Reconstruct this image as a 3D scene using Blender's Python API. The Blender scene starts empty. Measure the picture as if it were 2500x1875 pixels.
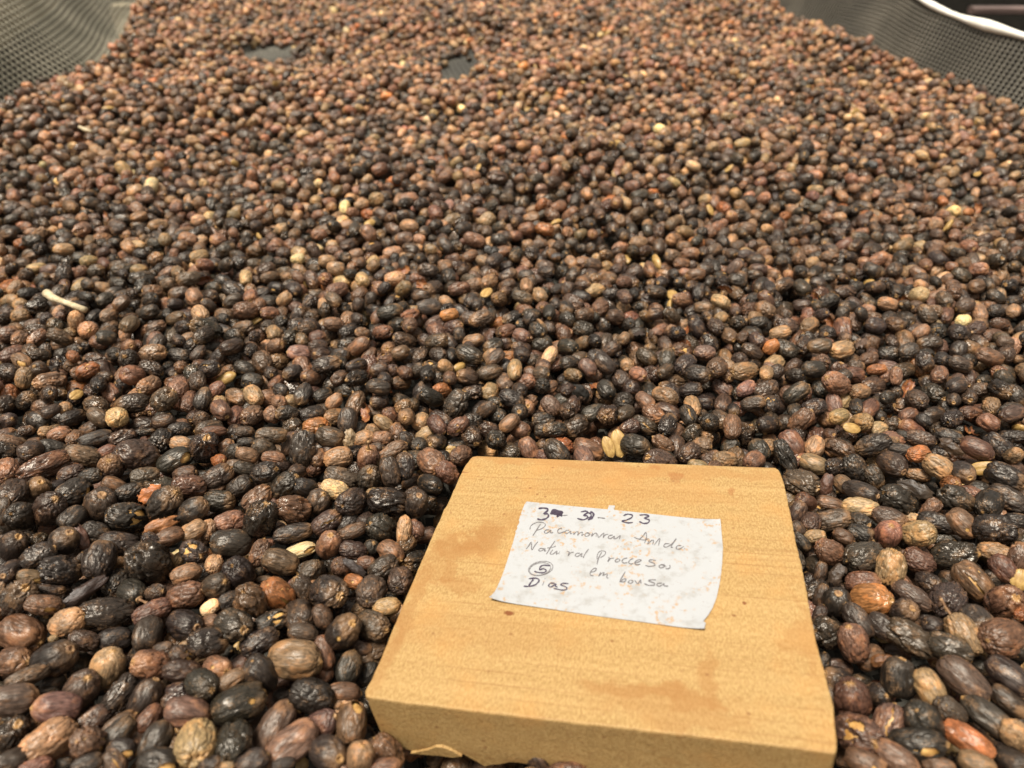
import bpy, bmesh, math, random
import numpy as np
from mathutils import Matrix, Vector, Euler, noise as mn

random.seed(7); rng = np.random.default_rng(7)
scene = bpy.context.scene
COL = scene.collection
R = math.radians

# ------------------------------------------------------------------ camera, sky, sun, exposure
FPX, CX, CY = 1800.0, 1250.0, 937.5          # focal length in pixels of the 2500 x 1875 photograph
PITCH, CAMH = R(37.5), 0.27
cam = bpy.data.cameras.new('camera'); cam_o = bpy.data.objects.new('camera', cam); COL.objects.link(cam_o)
cam_o.location = (0, 0, CAMH); cam_o.rotation_euler = (R(90)-PITCH, 0, 0)
cam.sensor_width = 36; cam.lens = FPX/2500*36; cam.clip_start = 0.01; cam.clip_end = 400
cam.dof.use_dof = True; cam.dof.focus_distance = 0.375; cam.dof.aperture_fstop = 8.6
scene.camera = cam_o

SUN_EL, SUN_AZ = R(74), R(-118)               # azimuth from +Y towards +X
world = bpy.data.worlds.new('World'); scene.world = world; world.use_nodes = True
wn, wl = world.node_tree.nodes, world.node_tree.links
bg = wn['Background']; sky = wn.new('ShaderNodeTexSky'); sky.sky_type = 'NISHITA'; sky.sun_disc = False
sky.sun_elevation = SUN_EL; sky.sun_rotation = SUN_AZ; sky.dust_density = 3.0; sky.air_density = 1.0
hs = wn.new('ShaderNodeHueSaturation'); hs.inputs['Saturation'].default_value = 0.12   # milky overcast sky
wl.new(sky.outputs[0], hs.inputs['Color'])
tw = wn.new('ShaderNodeMix'); tw.data_type = 'RGBA'; tw.blend_type = 'MULTIPLY'; tw.inputs[0].default_value = 1
tw.inputs[7].default_value = (0.80, 0.745, 0.66, 1)
wl.new(hs.outputs[0], tw.inputs[6]); wl.new(tw.outputs[2], bg.inputs['Color'])
bg.inputs['Strength'].default_value = 0.05
sun = bpy.data.lights.new('sun', 'SUN'); sun_o = bpy.data.objects.new('sun', sun); COL.objects.link(sun_o)
sun.energy = 1.5; sun.angle = R(17); sun.color = (1.0, 0.94, 0.84)
sd = Vector((math.sin(SUN_AZ)*math.cos(SUN_EL), math.cos(SUN_AZ)*math.cos(SUN_EL), math.sin(SUN_EL)))
sun_o.rotation_euler = (-sd).to_track_quat('-Z', 'Y').to_euler(); sun_o.location = sd*5

vs = scene.view_settings
vs.view_transform = 'Standard'; vs.look = 'None'; vs.gamma = 1; vs.exposure = 2.08; vs.use_curve_mapping = False
scene.cycles.max_bounces = 4; scene.cycles.diffuse_bounces = 2; scene.cycles.glossy_bounces = 2
scene.cycles.transparent_max_bounces = 8

# ------------------------------------------------------------------ projection helpers
RT = np.array([1.0, 0, 0]); UP = np.array([0, math.sin(PITCH), math.cos(PITCH)])
FW = np.array([0, math.cos(PITCH), -math.sin(PITCH)]); EYE = np.array([0, 0, CAMH])
def ray(px, py): return FW + RT*((px-CX)/FPX) - UP*((py-CY)/FPX)
def on_z(px, py, z=0.0):
    d = ray(px, py); return EYE + d*((z-CAMH)/d[2])
def project(p):
    v = np.asarray(p) - EYE; zc = v @ FW
    return np.array([CX + FPX*(v @ RT)/zc, CY - FPX*(v @ UP)/zc]), zc

# ------------------------------------------------------------------ object helpers
def tag(o, label=None, cat=None, group=None, kind=None):
    if label: o['label'] = label
    if cat: o['category'] = cat
    if group: o['group'] = group
    if kind: o['kind'] = kind
    return o
def mesh_obj(name, verts, faces, mat=None, parent=None, smooth=True):
    me = bpy.data.meshes.new(name); me.from_pydata([tuple(v) for v in verts], [], [tuple(f) for f in faces]); me.update()
    if smooth: me.shade_smooth()
    if mat: me.materials.append(mat)
    o = bpy.data.objects.new(name, me); COL.objects.link(o)
    if parent: o.parent = parent
    return o
def tube(points, radii, n=8, cap=True):
    pts = [Vector(p) for p in points]; V = []; F = []
    for i, p in enumerate(pts):
        t = (pts[min(i+1, len(pts)-1)] - pts[max(i-1, 0)]).normalized()
        a = t.orthogonal().normalized() if i == 0 else (a - t*a.dot(t)).normalized()
        b = t.cross(a); r = radii[i] if hasattr(radii, '__len__') else radii
        for k in range(n):
            w = 2*math.pi*k/n; V.append(p + (a*math.cos(w) + b*math.sin(w))*r)
    for i in range(len(pts)-1):
        for k in range(n): F.append((i*n+k, i*n+(k+1) % n, (i+1)*n+(k+1) % n, (i+1)*n+k))
    if cap: F.append(tuple(range(n))[::-1]); F.append(tuple((len(pts)-1)*n+k for k in range(n)))
    return V, F

# ------------------------------------------------------------------ material helpers
class NT:
    def __init__(s, name):
        s.m = bpy.data.materials.new(name); s.m.use_nodes = True
        s.n, s.l = s.m.node_tree.nodes, s.m.node_tree.links; s.b = s.n['Principled BSDF']
    def new(s, t, **kw):
        x = s.n.new(t)
        for k, v in kw.items(): setattr(x, k, v)
        return x
    def put(s, x, sock, v):
        if isinstance(v, bpy.types.NodeSocket): s.l.new(v, x.inputs[sock])
        elif v is not None: x.inputs[sock].default_value = v
    def coord(s, out='Object'): return s.new('ShaderNodeTexCoord').outputs[out]
    def mapping(s, v, scale=(1, 1, 1), loc=(0, 0, 0), rot=(0, 0, 0)):
        x = s.new('ShaderNodeMapping'); s.l.new(v, x.inputs[0])
        s.put(x, 'Scale', scale); s.put(x, 'Location', loc); s.put(x, 'Rotation', rot); return x.outputs[0]
    def noise(s, v, scale, detail=3, rough=0.55, w=None, dist=0):
        x = s.new('ShaderNodeTexNoise')
        if w is not None:
            va = s.new('ShaderNodeVectorMath', operation='ADD'); s.put(va, 0, v); s.put(va, 1, w); v = va.outputs[0]
        s.put(x, 'Vector', v); s.put(x, 'Scale', scale); s.put(x, 'Detail', detail); s.put(x, 'Roughness', rough); s.put(x, 'Distortion', dist)
        return x.outputs['Fac']
    def ramp(s, f, a, b, ca=0.0, cb=1.0):
        x = s.new('ShaderNodeMapRange'); x.interpolation_type = 'SMOOTHSTEP'
        s.put(x, 'Value', f); s.put(x, 'From Min', a); s.put(x, 'From Max', b); s.put(x, 'To Min', ca); s.put(x, 'To Max', cb); return x.outputs[0]
    def math(s, op, a, b=None, c=None):
        x = s.new('ShaderNodeMath', operation=op); s.put(x, 0, a)
        if b is not None: s.put(x, 1, b)
        if c is not None: s.put(x, 2, c)
        return x.outputs[0]
    def mix(s, f, a, b, mode='MIX'):
        x = s.new('ShaderNodeMix'); x.data_type = 'RGBA'; x.blend_type = mode
        s.put(x, 0, f)
        for i, v in ((6, a), (7, b)):
            s.put(x, i, v if isinstance(v, bpy.types.NodeSocket) or len(v) == 4 else (*v, 1))
        return x.outputs[2]
    def attr(s, name, kind='GEOMETRY'):
        return s.new('ShaderNodeAttribute', attribute_name=name, attribute_type=kind)
    def bump(s, h, dist, strength=1.0, normal=None):
        x = s.new('ShaderNodeBump'); s.put(x, 'Height', h); s.put(x, 'Distance', dist); s.put(x, 'Strength', strength)
        if normal: s.l.new(normal, x.inputs['Normal'])
        return x.outputs[0]

def cherry_material():
    t = NT('dried_cherry_skin'); co = t.coord()
    rnd = t.new('ShaderNodeObjectInfo').outputs['Random']; w = t.math('MULTIPLY', rnd, 91.7)
    tint = t.attr('tint', 'INSTANCER').outputs['Color']; gloss = t.attr('gloss', 'INSTANCER').outputs['Fac']
    end = t.attr('endmask').outputs['Fac']
    big = t.noise(co, 1.3, 3, .6, w); fib = t.noise(t.mapping(co, (6, 6, 1.3)), 1.5, 2, .5, w, .5)
    fine = t.noise(co, 12, 2, .5, w)
    c = t.mix(t.ramp(fib, .30, .72), t.mix(1, tint, (.55, .53, .52), 'MULTIPLY'), t.mix(1, tint, (1.55, 1.44, 1.33), 'MULTIPLY'))
    rust = t.mix(1, tint, (2.3, 1.75, 1.3), 'MULTIPLY')
    c = t.mix(t.math('MULTIPLY', t.ramp(big, .50, .66), .8), c, rust)
    c = t.mix(t.math('MULTIPLY', t.ramp(t.math('MULTIPLY', big, fine), .31, .40), .6), c, (.23, .135, .070))          # dry scuffed spots
    c = t.mix(t.math('MULTIPLY', t.ramp(fine, .60, .76), .35), c, t.mix(1, tint, (2.4, 2.1, 1.8), 'MULTIPLY'))
    sz = t.new('ShaderNodeSeparateXYZ'); t.l.new(co, sz.inputs[0])
    bl = t.ramp(t.math('ADD', sz.outputs[2], t.math('MULTIPLY', t.math('SUBTRACT', big, .5), 1.6)), .35, 1.05)
    bl = t.math('MULTIPLY', bl, t.ramp(t.math('FRACT', t.math('MULTIPLY', rnd, 7.0)), .48, .85))
    c = t.mix(t.math('MULTIPLY', bl, .8), c, t.mix(.5, t.mix(1, tint, (3.0, 2.3, 1.7), 'MULTIPLY'), (.30, .165, .075)))      # tan blush towards the stem end
    endc = t.mix(fine, (.17, .085, .032), (.50, .29, .11))
    c = t.mix(t.math('MULTIPLY', end, .92), c, endc)
    t.put(t.b, 'Base Color', c)
    ro = t.math('ADD', t.math('MULTIPLY', gloss, -.26), .49)
    ro = t.math('ADD', ro, t.math('MULTIPLY', t.math('SUBTRACT', fib, .5), .35)); t.put(t.b, 'Roughness', ro)
    t.put(t.b, 'Specular IOR Level', .5); t.put(t.b, 'Specular Tint', (1.0, .93, .84, 1))
    h = t.math('ADD', t.math('MULTIPLY', fib, 1.0), t.math('MULTIPLY', fine, .30))
    t.put(t.b, 'Normal', t.bump(h, .00030, 1.0))
    return t.m
def bean_material(name, c1, c2, rough):
    t = NT(name); co = t.coord(); rnd = t.math('MULTIPLY', t.new('ShaderNodeObjectInfo').outputs['Random'], 57.0)
    n = t.noise(co, 2.2, 4, .6, rnd); t.put(t.b, 'Base Color', t.mix(t.ramp(n, .35, .7), c1, c2)); t.put(t.b, 'Roughness', rough)
    t.put(t.b, 'Normal', t.bump(t.noise(t.mapping(co, (6, 6, 1.5)), 2, 3), .0002, .6)); return t.m
def husk_material():
    t = NT('torn_husk'); co = t.coord(); rnd = t.math('MULTIPLY', t.new('ShaderNodeObjectInfo').outputs['Random'], 37.0)
    tint = t.attr('tint', 'INSTANCER').outputs['Color']
    n = t.noise(co, 2.0, 4, .6, rnd); bf = t.new('ShaderNodeNewGeometry').outputs['Backfacing']
    c = t.mix(t.ramp(n, .35, .65), t.mix(1, tint, (.7, .65, .6), 'MULTIPLY'), t.mix(1, tint, (1.5, 1.4, 1.3), 'MULTIPLY'))
    c = t.mix(bf, c, t.mix(t.ramp(n, .4, .7), (.16, .05, .018), (.34, .15, .05)))              # inside of the skin is orange
    t.put(t.b, 'Base Color', c); t.put(t.b, 'Roughness', .42)
    t.put(t.b, 'Normal', t.bump(t.noise(co, 6, 4, .6, rnd), .0005, .8)); return t.m
M_SKIN = cherry_material(); M_HUSK = husk_material()
M_PARCH = bean_material('parchment', (.34, .17, .045), (.62, .38, .13), .5)
M_BEAN = bean_material('coffee_bean', (.27, .155, .045), (.43, .28, .095), .42)
M_STALK = bean_material('dry_stalk', (.13, .065, .03), (.34, .20, .09), .7)

# ------------------------------------------------------------------ cherry shapes (unit ellipsoids, long axis = local Z)
NU, NV = 70, 50
def sphere_dirs():
    P = []; 
    for j in range(NV+1):
        v = j/NV; th = math.pi*(v - 0.05*math.sin(4*math.pi*v)/1.0*0.5)
        for i in range(NU):
            a = 2*math.pi*i/NU; P.append((math.sin(th)*math.cos(a), math.sin(th)*math.sin(a), math.cos(th)))
    return P
DIRS = sphere_dirs()
def nz(x, y, z): return mn.noise((x, y, z))
def smooth(a, b, x):
    t = min(1, max(0, (x-a)/(b-a))); return t*t*(3-2*t)
def cherry_mesh(surface, end, seed, patch=None, crack=False):
    o = seed*7.31; V = []; mask = []; rad = []
    for (x, y, z) in DIRS:
        r = 1 + .07*nz(x*1.1+o, y*1.1, z*1.1) + .035*nz(x*2.4, y*2.4+o, z*2.4)
        qx, qy, qz = x + .18*nz(x*2+o, y*2, z*2), y + .18*nz(x*2, y*2+o, z*2), z + .18*nz(x*2, y*2, z*2+o)
        if surface == 's':
            r -= .10*smooth(.15, .55, nz(x*1.3+o, y*1.3+4, z*1.1)); r += .022*nz(x*4+o, y*4, z*1.2) + .008*nz(x*9, y*9+o, z*4)
            c = abs(nz(qx*1.2+o, qy*1.2, z*.3+3)); r -= .06*(1-smooth(0, .07, c)); c = abs(nz(qx*4.2+o, qy*4.2, z*.6+9)); r -= .018*(1-smooth(0, .15, c))
        elif surface == 'w':
            r -= .10*smooth(.15, .55, nz(x*1.3+o, y*1.3, z*1.3+2))
            c = abs(nz(qx*2.6+o, qy*2.6, qz*1.0)); r -= .115*(1-smooth(0, .14, c))
            c = abs(nz(qx*5.2, qy*5.2+o, qz*1.9)); r -= .072*(1-smooth(0, .18, c))
            c = abs(nz(qx*9.0+o, qy*9.0, qz*4.0)); r -= .022*(1-smooth(0, .22, c)); r += .05
        elif surface == 'r':
            c = abs(nz(qx*2.6+o, qy*2.6, z*.30)); r -= .11*(1-smooth(0, .13, c))
            c = abs(nz(qx*6.0, qy*6.0+o, z*.7)); r -= .055*(1-smooth(0, .20, c)); r += .045
        else:
            r -= .20*smooth(.08, .50, nz(x*1.25+o, y*1.25, z*1.1)); r += .05
            c = abs(nz(qx*1.7+o, qy*1.7, qz*.8+5)); r -= .17*(1-smooth(0, .11, c)); r += .05*math.exp(-((c-.13)/.05)**2)
            c = abs(nz(qx*4.0, qy*4.0+o, qz*1.6)); r -= .070*(1-smooth(0, .15, c))
        rho = math.acos(max(-1, min(1, z))); ang = math.atan2(y, x); m = 0
        if end == 'o':
            rr = .25*(1 + .15*nz(x*3+o, y*3, 0))
            r = r*(1-.0*m); flat = 1-smooth(.1, .6, rho); r += -.07*flat + .045*math.exp(-((rho-rr*.8)/.07)**2) - .05*math.exp(-(rho/.10)**2)
            m = 1-smooth(rr*.9, rr*1.25, rho)
        elif end == 't':
            r += .07*math.exp(-(rho/.14)**2) - .02*math.exp(-((rho-.45)/.2)**2)
            m = 1-smooth(.06, .34 + .22*nz(math.cos(ang)*3+o, math.sin(ang)*3, 1.0), rho)
        rho2 = math.pi-rho; r += -.05*(1-smooth(.1, .55, rho2)) + .02*math.exp(-(rho2/.10)**2)
        m = max(m, .8*(1-smooth(.06, .15, rho2)))
        r /= (math.hypot(x, y)**2.45 + abs(z)**2.45)**(1/2.45)
        V.append([x*r, y*r, z*r]); mask.append(m); rad.append(r)
    F = []
    def inside(k):
        x, y, z = DIRS[k]
        if patch:
            a = math.acos(max(-1, min(1, x*patch[0]+y*patch[1]+z*patch[2])))
            return a < patch[3]*(1 + .75*nz(x*1.5+o, y*1.5, z*1.5) + .22*nz(x*6+o, y*6, z*6))
        if crack:
            return x > 0 and abs(y + .10*nz(z*2+o, 0, 0)) < .15*(1-(z-.15)**2/.62) + .03*nz(o, z*6, y*6) and abs(z-.15) < .75
        return False
    ins = [inside(k) for k in range(len(DIRS))] if (patch or crack) else None
    for j in range(NV):
        for i in range(NU):
            f = (j*NU+i, (j+1)*NU+i, (j+1)*NU+(i+1) % NU, j*NU+(i+1) % NU)
            if ins:
                c = sum(ins[k] for k in f)
                if c == 4: continue
                if c:
                    for k in f: 
                        if not ins[k] or True: V[k] = [q*1.0 for q in V[k]]
            F.append(f)
    if ins:      # lift the torn rim slightly
        for j in range(1, NV):
            for i in range(NU):
                k = j*NU+i
                nb = (ins[(j-1)*NU+i], ins[(j+1)*NU+i], ins[j*NU+(i+1) % NU], ins[j*NU+(i-1) % NU])
                if any(nb) and not all(nb): V[k] = [q*1.03 for q in V[k]]
    me = bpy.data.meshes.new('dried_cherry'); me.from_pydata(V, [], F); me.update(); me.shade_smooth()
    at = me.attributes.new('endmask', 'FLOAT', 'POINT'); at.data.foreach_set('value', mask); me.materials.append(M_SKIN)
    return me
def parchment_mesh(seed):
    V = []; F = []; n, m = 24, 16; o = seed*3.7
    for j in range(m+1):
        th = math.pi*j/m
        for i in range(n):
            a = 2*math.pi*i/n; x, y, z = math.sin(th)*math.cos(a), math.sin(th)*math.sin(a), math.cos(th)
            r = .90 + .03*nz(x*2+o, y*2, z) - .05*math.exp(-(y/.06)**2)*(x > 0)
            V.append((x*r, y*r, z*r))
    for j in range(m):
        for i in range(n): F.append((j*n+i, (j+1)*n+i, (j+1)*n+(i+1) % n, j*n+(i+1) % n))
    me = bpy.data.meshes.new('parchment'); me.from_pydata(V, [], F); me.update(); me.shade_smooth(); me.materials.append(M_PARCH); return me
def bean_mesh(seed):
    V = []; F = []; n, m = 32, 20; o = seed*5.1
    for j in range(m+1):
        th = math.pi*j/m
        for i in range(n):
            a = 2*math.pi*i/n; x, y, z = math.sin(th)*math.cos(a), math.sin(th)*math.sin(a), math.cos(th)
            r = 1 + .05*nz(x*1.6+o, y*1.6, z*1.6); X, Y, Z = x*r, y*r, z*r
            if X > 0: X *= .42
            X -= .24*math.exp(-((Y+.1*math.sin(Z*2.2))/.09)**2)*(x > .2)
            V.append((X, Y, Z))
    for j in range(m):
        for i in range(n): F.append((j*n+i, (j+1)*n+i, (j+1)*n+(i+1) % n, j*n+(i+1) % n))
    me = bpy.data.meshes.new('coffee_bean'); me.from_pydata(V, [], F); me.update(); me.shade_smooth(); me.materials.append(M_BEAN); return me
def husk_mesh(seed):
    """a torn, curled piece of skin: a ragged part of an ellipsoid shell with thickness"""
    n, m = 26, 30; o = seed*9.7; V = []; keep = {}
    rr = random.Random(seed); wide = rr.uniform(1.15, 1.7)
    for j in range(m+1):
        for i in range(n+1):
            u, v = i/n*2-1, j/m*2-1; a = u*wide; 
            curl = 1 + .30*abs(u)**2*nz(v*1.5+o, u, 0) - .25*u*u*smooth(.2, 1, abs(v))
            rad = math.sqrt(max(0.02, 1-(v*.93)**2))*curl
            r = rad*(1 + .22*nz(u*1.8+o, v*1.8, 4) + .10*nz(u*5+o, v*4, 1))
            V.append((r*math.cos(a)*.9, r*math.sin(a), v*(1+.12*nz(u*2, v*2, o))))
            keep[(i, j)] = abs(u) < .72 + .40*nz(v*2.3+o, u*1.2, 7) + .16*nz(v*8+o, u*3, 2) and abs(v) < .86 + .3*nz(u*2+o, 5, v)
    F = []
    for j in range(m):
        for i in range(n):
            if keep[(i, j)] and keep[(i+1, j)] and keep[(i, j+1)] and keep[(i+1, j+1)]:
                F.append((j*(n+1)+i, j*(n+1)+i+1, (j+1)*(n+1)+i+1, (j+1)*(n+1)+i))
    used = sorted({k for f in F for k in f}); mp = {k: q for q, k in enumerate(used)}
    me = bpy.data.meshes.new('husk'); me.from_pydata([V[k] for k in used], [], [tuple(mp[k] for k in f) for f in F]); me.update(); me.shade_smooth()
    me.materials.append(M_HUSK); return me
def scar_mesh():
    V = []; F = []; n = 20; prof = [(.0, .93), (.07, .935), (.12, .975), (.18, 1.005), (.235, .985), (.27, .945)]
    for (r, z) in prof:
        for k in range(n):
            a = 2*math.pi*k/n; q = r*(1+.06*math.sin(3*a+1)); V.append((q*math.cos(a), q*math.sin(a), z+.006*math.sin(5*a)))
    for j in range(len(prof)-1):
        for k in range(n): F.append((j*n+k, (j+1)*n+k, (j+1)*n+(k+1) % n, j*n+(k+1) % n))
    me = bpy.data.meshes.new('stem_scar'); me.from_pydata(V, [], F); me.update(); me.shade_smooth(); me.materials.append(M_STALK); return me
def stalk_mesh():
    pts = [(0, 0, .85), (.03, .02, 1.1), (.10, .02, 1.35), (.12, .08, 1.6), (.2, .1, 1.75)]
    V, F = tube(pts, [.16, .10, .085, .11, .13], 8)
    me = bpy.data.meshes.new('stalk'); me.from_pydata([tuple(v) for v in V], [], F); me.update(); me.shade_smooth(); me.materials.append(M_STALK); return me

SHAPES = {}          # key -> list of meshes
for k, (sf, cnt) in enumerate((('s', 6), ('w', 6), ('r', 5), ('g', 6))):
    for e in 'ot':
        SHAPES[sf+e] = [cherry_mesh(sf, e, 10*k + q + (50 if e == 't' else 0)) for q in range((cnt+1)//2 if e == 't' else cnt//2 + cnt % 2)]
SHAPES['p'] = [cherry_mesh('s', 'o', 101, (.90, .10, .42, .30)), cherry_mesh('g', 't', 102, (.80, -.42, .43, .36)), cherry_mesh('w', 't', 103, (.85, .38, .36, .27)), cherry_mesh('s', 't', 104, (.75, .2, .63, .40))]
SHAPES['c'] = [cherry_mesh('s', 't', 111, None, True), cherry_mesh('r', 't', 112, None, True)]
SHAPES['h'] = [husk_mesh(q) for q in (1, 2, 3, 4, 5)]
SHAPES['b'] = [bean_mesh(q) for q in (1, 2)]
PARCH = [parchment_mesh(q) for q in (1, 2)]
SCAR, STALK = scar_mesh(), stalk_mesh()

TINT = {'K': (.0205, .0165, .0135), 'D': (.038, .0258, .0185), 'B': (.100, .060, .037), 'R': (.080, .043, .0275), 'T': (.185, .122, .068),
        'P': (.34, .265, .145), 'M': (.086, .053, .040), 'E': (.17, .080, .054), 'O': (.160, .066, .025), 'Y': (.5, .3, .1)}
GLOSS = {'s': .42, 'w': .50, 'r': .36, 'g': 1.0, 'h': .5, 'b': .5}

# ------------------------------------------------------------------ the drying bed: floor shape and pile surface
BED_DIR = np.array([-.2095, .9778]); BED_NRM = np.array([.9778, .2095])     # along / across the bed (to the right)
BED_L = np.array([-.60, .885]); BED_R = np.array([.586, .887])
across_l = BED_L @ BED_NRM; across_r = BED_R @ BED_NRM
FLOOR = -.034
RES = .0015; X0, X1, Y0, Y1 = -1.02, .86, -.12, 1.95
gx = np.arange(X0, X1, RES); gy = np.arange(Y0, Y1, RES); GX, GY = np.meshgrid(gx, gy, indexing='ij')
ACR = GX*BED_NRM[0] + GY*BED_NRM[1]; ALG = GX*BED_DIR[0] + GY*BED_DIR[1]
def bulge(s): return np.where(s < 1.21, .088*np.exp(-((s-1.21)/.14)**2), .045+.043*np.exp(-((s-1.21)/.2)**2))      # the left net side leans in here
def undul(x, y):
    return (.0065*np.sin(x*9+1.3+2*np.sin(y*5)) + .0065*np.sin(y*19-x*9+.7+1.5*np.sin(x*4)) + .0045*np.sin(x*27+y*15+2))*np.clip((y-.30)/.35, 0, 1)
SURF = undul(GX, GY)
for (px, py, rx, ry) in ((635, 108, .036, .056), (1112, 146, .019, .070), (985, 84, .17, .014), (1330, 95, .12, .012), (1700, 330, .10, .014), (1350, 640, .12, .012)):
    c = on_z(px, py); q = ((GX-c[0])/rx)**2 + ((GY-c[1])/ry)**2; q = q*(1 + .45*np.sin(GX*190+2)*np.sin(GY*150+1) + .3*np.sin(GX*330+GY*270))
    depth = .045 if rx < .05 else .009
    SURF -= depth*np.exp(-q**(3 if rx < .05 else 1))
edge = np.minimum(ACR-across_l-bulge(ALG), across_r-ACR)                      # distance from the net walls
def sag(y): q = np.clip((y-.45)/.35, 0, 1); return .014*q*q*(3-2*q)      # the net sags under the block
floor_h = FLOOR + sag(GY) + .012*np.clip(1-edge/.08, 0, 1)**2
SURF = np.maximum(SURF, FLOOR-.02) + .012*np.clip(1-edge/.10, 0, 1)
H = floor_h.copy()
CEIL = SURF.copy(); CEIL[edge < -.004] = -1

# board pose (rectangle seen in the photograph)
BW = .16
P4 = np.array([[1141, 1113], [1908, 1143], [2043, 1838], [890, 1703]], float)
A8 = []
for (x, y), (u, v) in zip(((0, 0), (1, 0), (1, 1), (0, 1)), P4):
    A8.append([x, y, 1, 0, 0, 0, -u*x, -u*y, -u]); A8.append([0, 0, 0, x, y, 1, -v*x, -v*y, -v])
HM = np.linalg.svd(np.array(A8))[2][-1].reshape(3, 3)
Mh = np.linalg.inv(np.array([[FPX, 0, CX], [0, FPX, CY], [0, 0, 1]])) @ HM
if Mh[2, 2] < 0: Mh = -Mh
ca, cb, ct = (Mh/np.linalg.norm(Mh[:, 0])*BW).T
cam2w = lambda v: RT*v[0] - UP*v[1] + FW*v[2]
B_O = EYE + cam2w(ct); B_A = cam2w(ca); B_B = cam2w(cb)            # far-left corner, across, towards the camera
bx = B_A/np.linalg.norm(B_A); bn = np.cross(B_B, B_A); bn /= np.linalg.norm(bn); bn = bn if bn[2] > 0 else -bn; by = np.cross(bn, bx)
def px_to_board(px, py):
    d = ray(px, py); t = ((B_O-EYE) @ bn)/(d @ bn); p = EYE + d*t - B_O
    return np.array([p @ bx, p @ by])
THICK = .027
bpoly = np.array([px_to_board(*p) for p in P4])
wpoly = np.array([B_O + bx*p[0] + by*p[1] for p in bpoly])
def in_poly(X, Y, poly):
    ins = np.zeros(X.shape, bool); n = len(poly)
    for i in range(n):
        x1, y1 = poly[i][:2]; x2, y2 = poly[(i+1) % n][:2]
        c = ((y1 > Y) != (y2 > Y)) & (X < (x2-x1)*(Y-y1)/(y2-y1+1e-12)+x1); ins ^= c
    return ins
UB = in_poly(GX, GY, wpoly)
board_z = B_O[2] - ((GX-B_O[0])*bn[0] + (GY-B_O[1])*bn[1])/bn[2]
gapc = on_z(1110, 1868, -.012); CEIL[((GX-gapc[0])/.022)**2+((GY-gapc[1])/.010)**2 < 1] = -.024       # hollow under the broken corner
CEIL[UB] = np.minimum(CEIL[UB], board_z[UB] - THICK - .0005)

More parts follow.
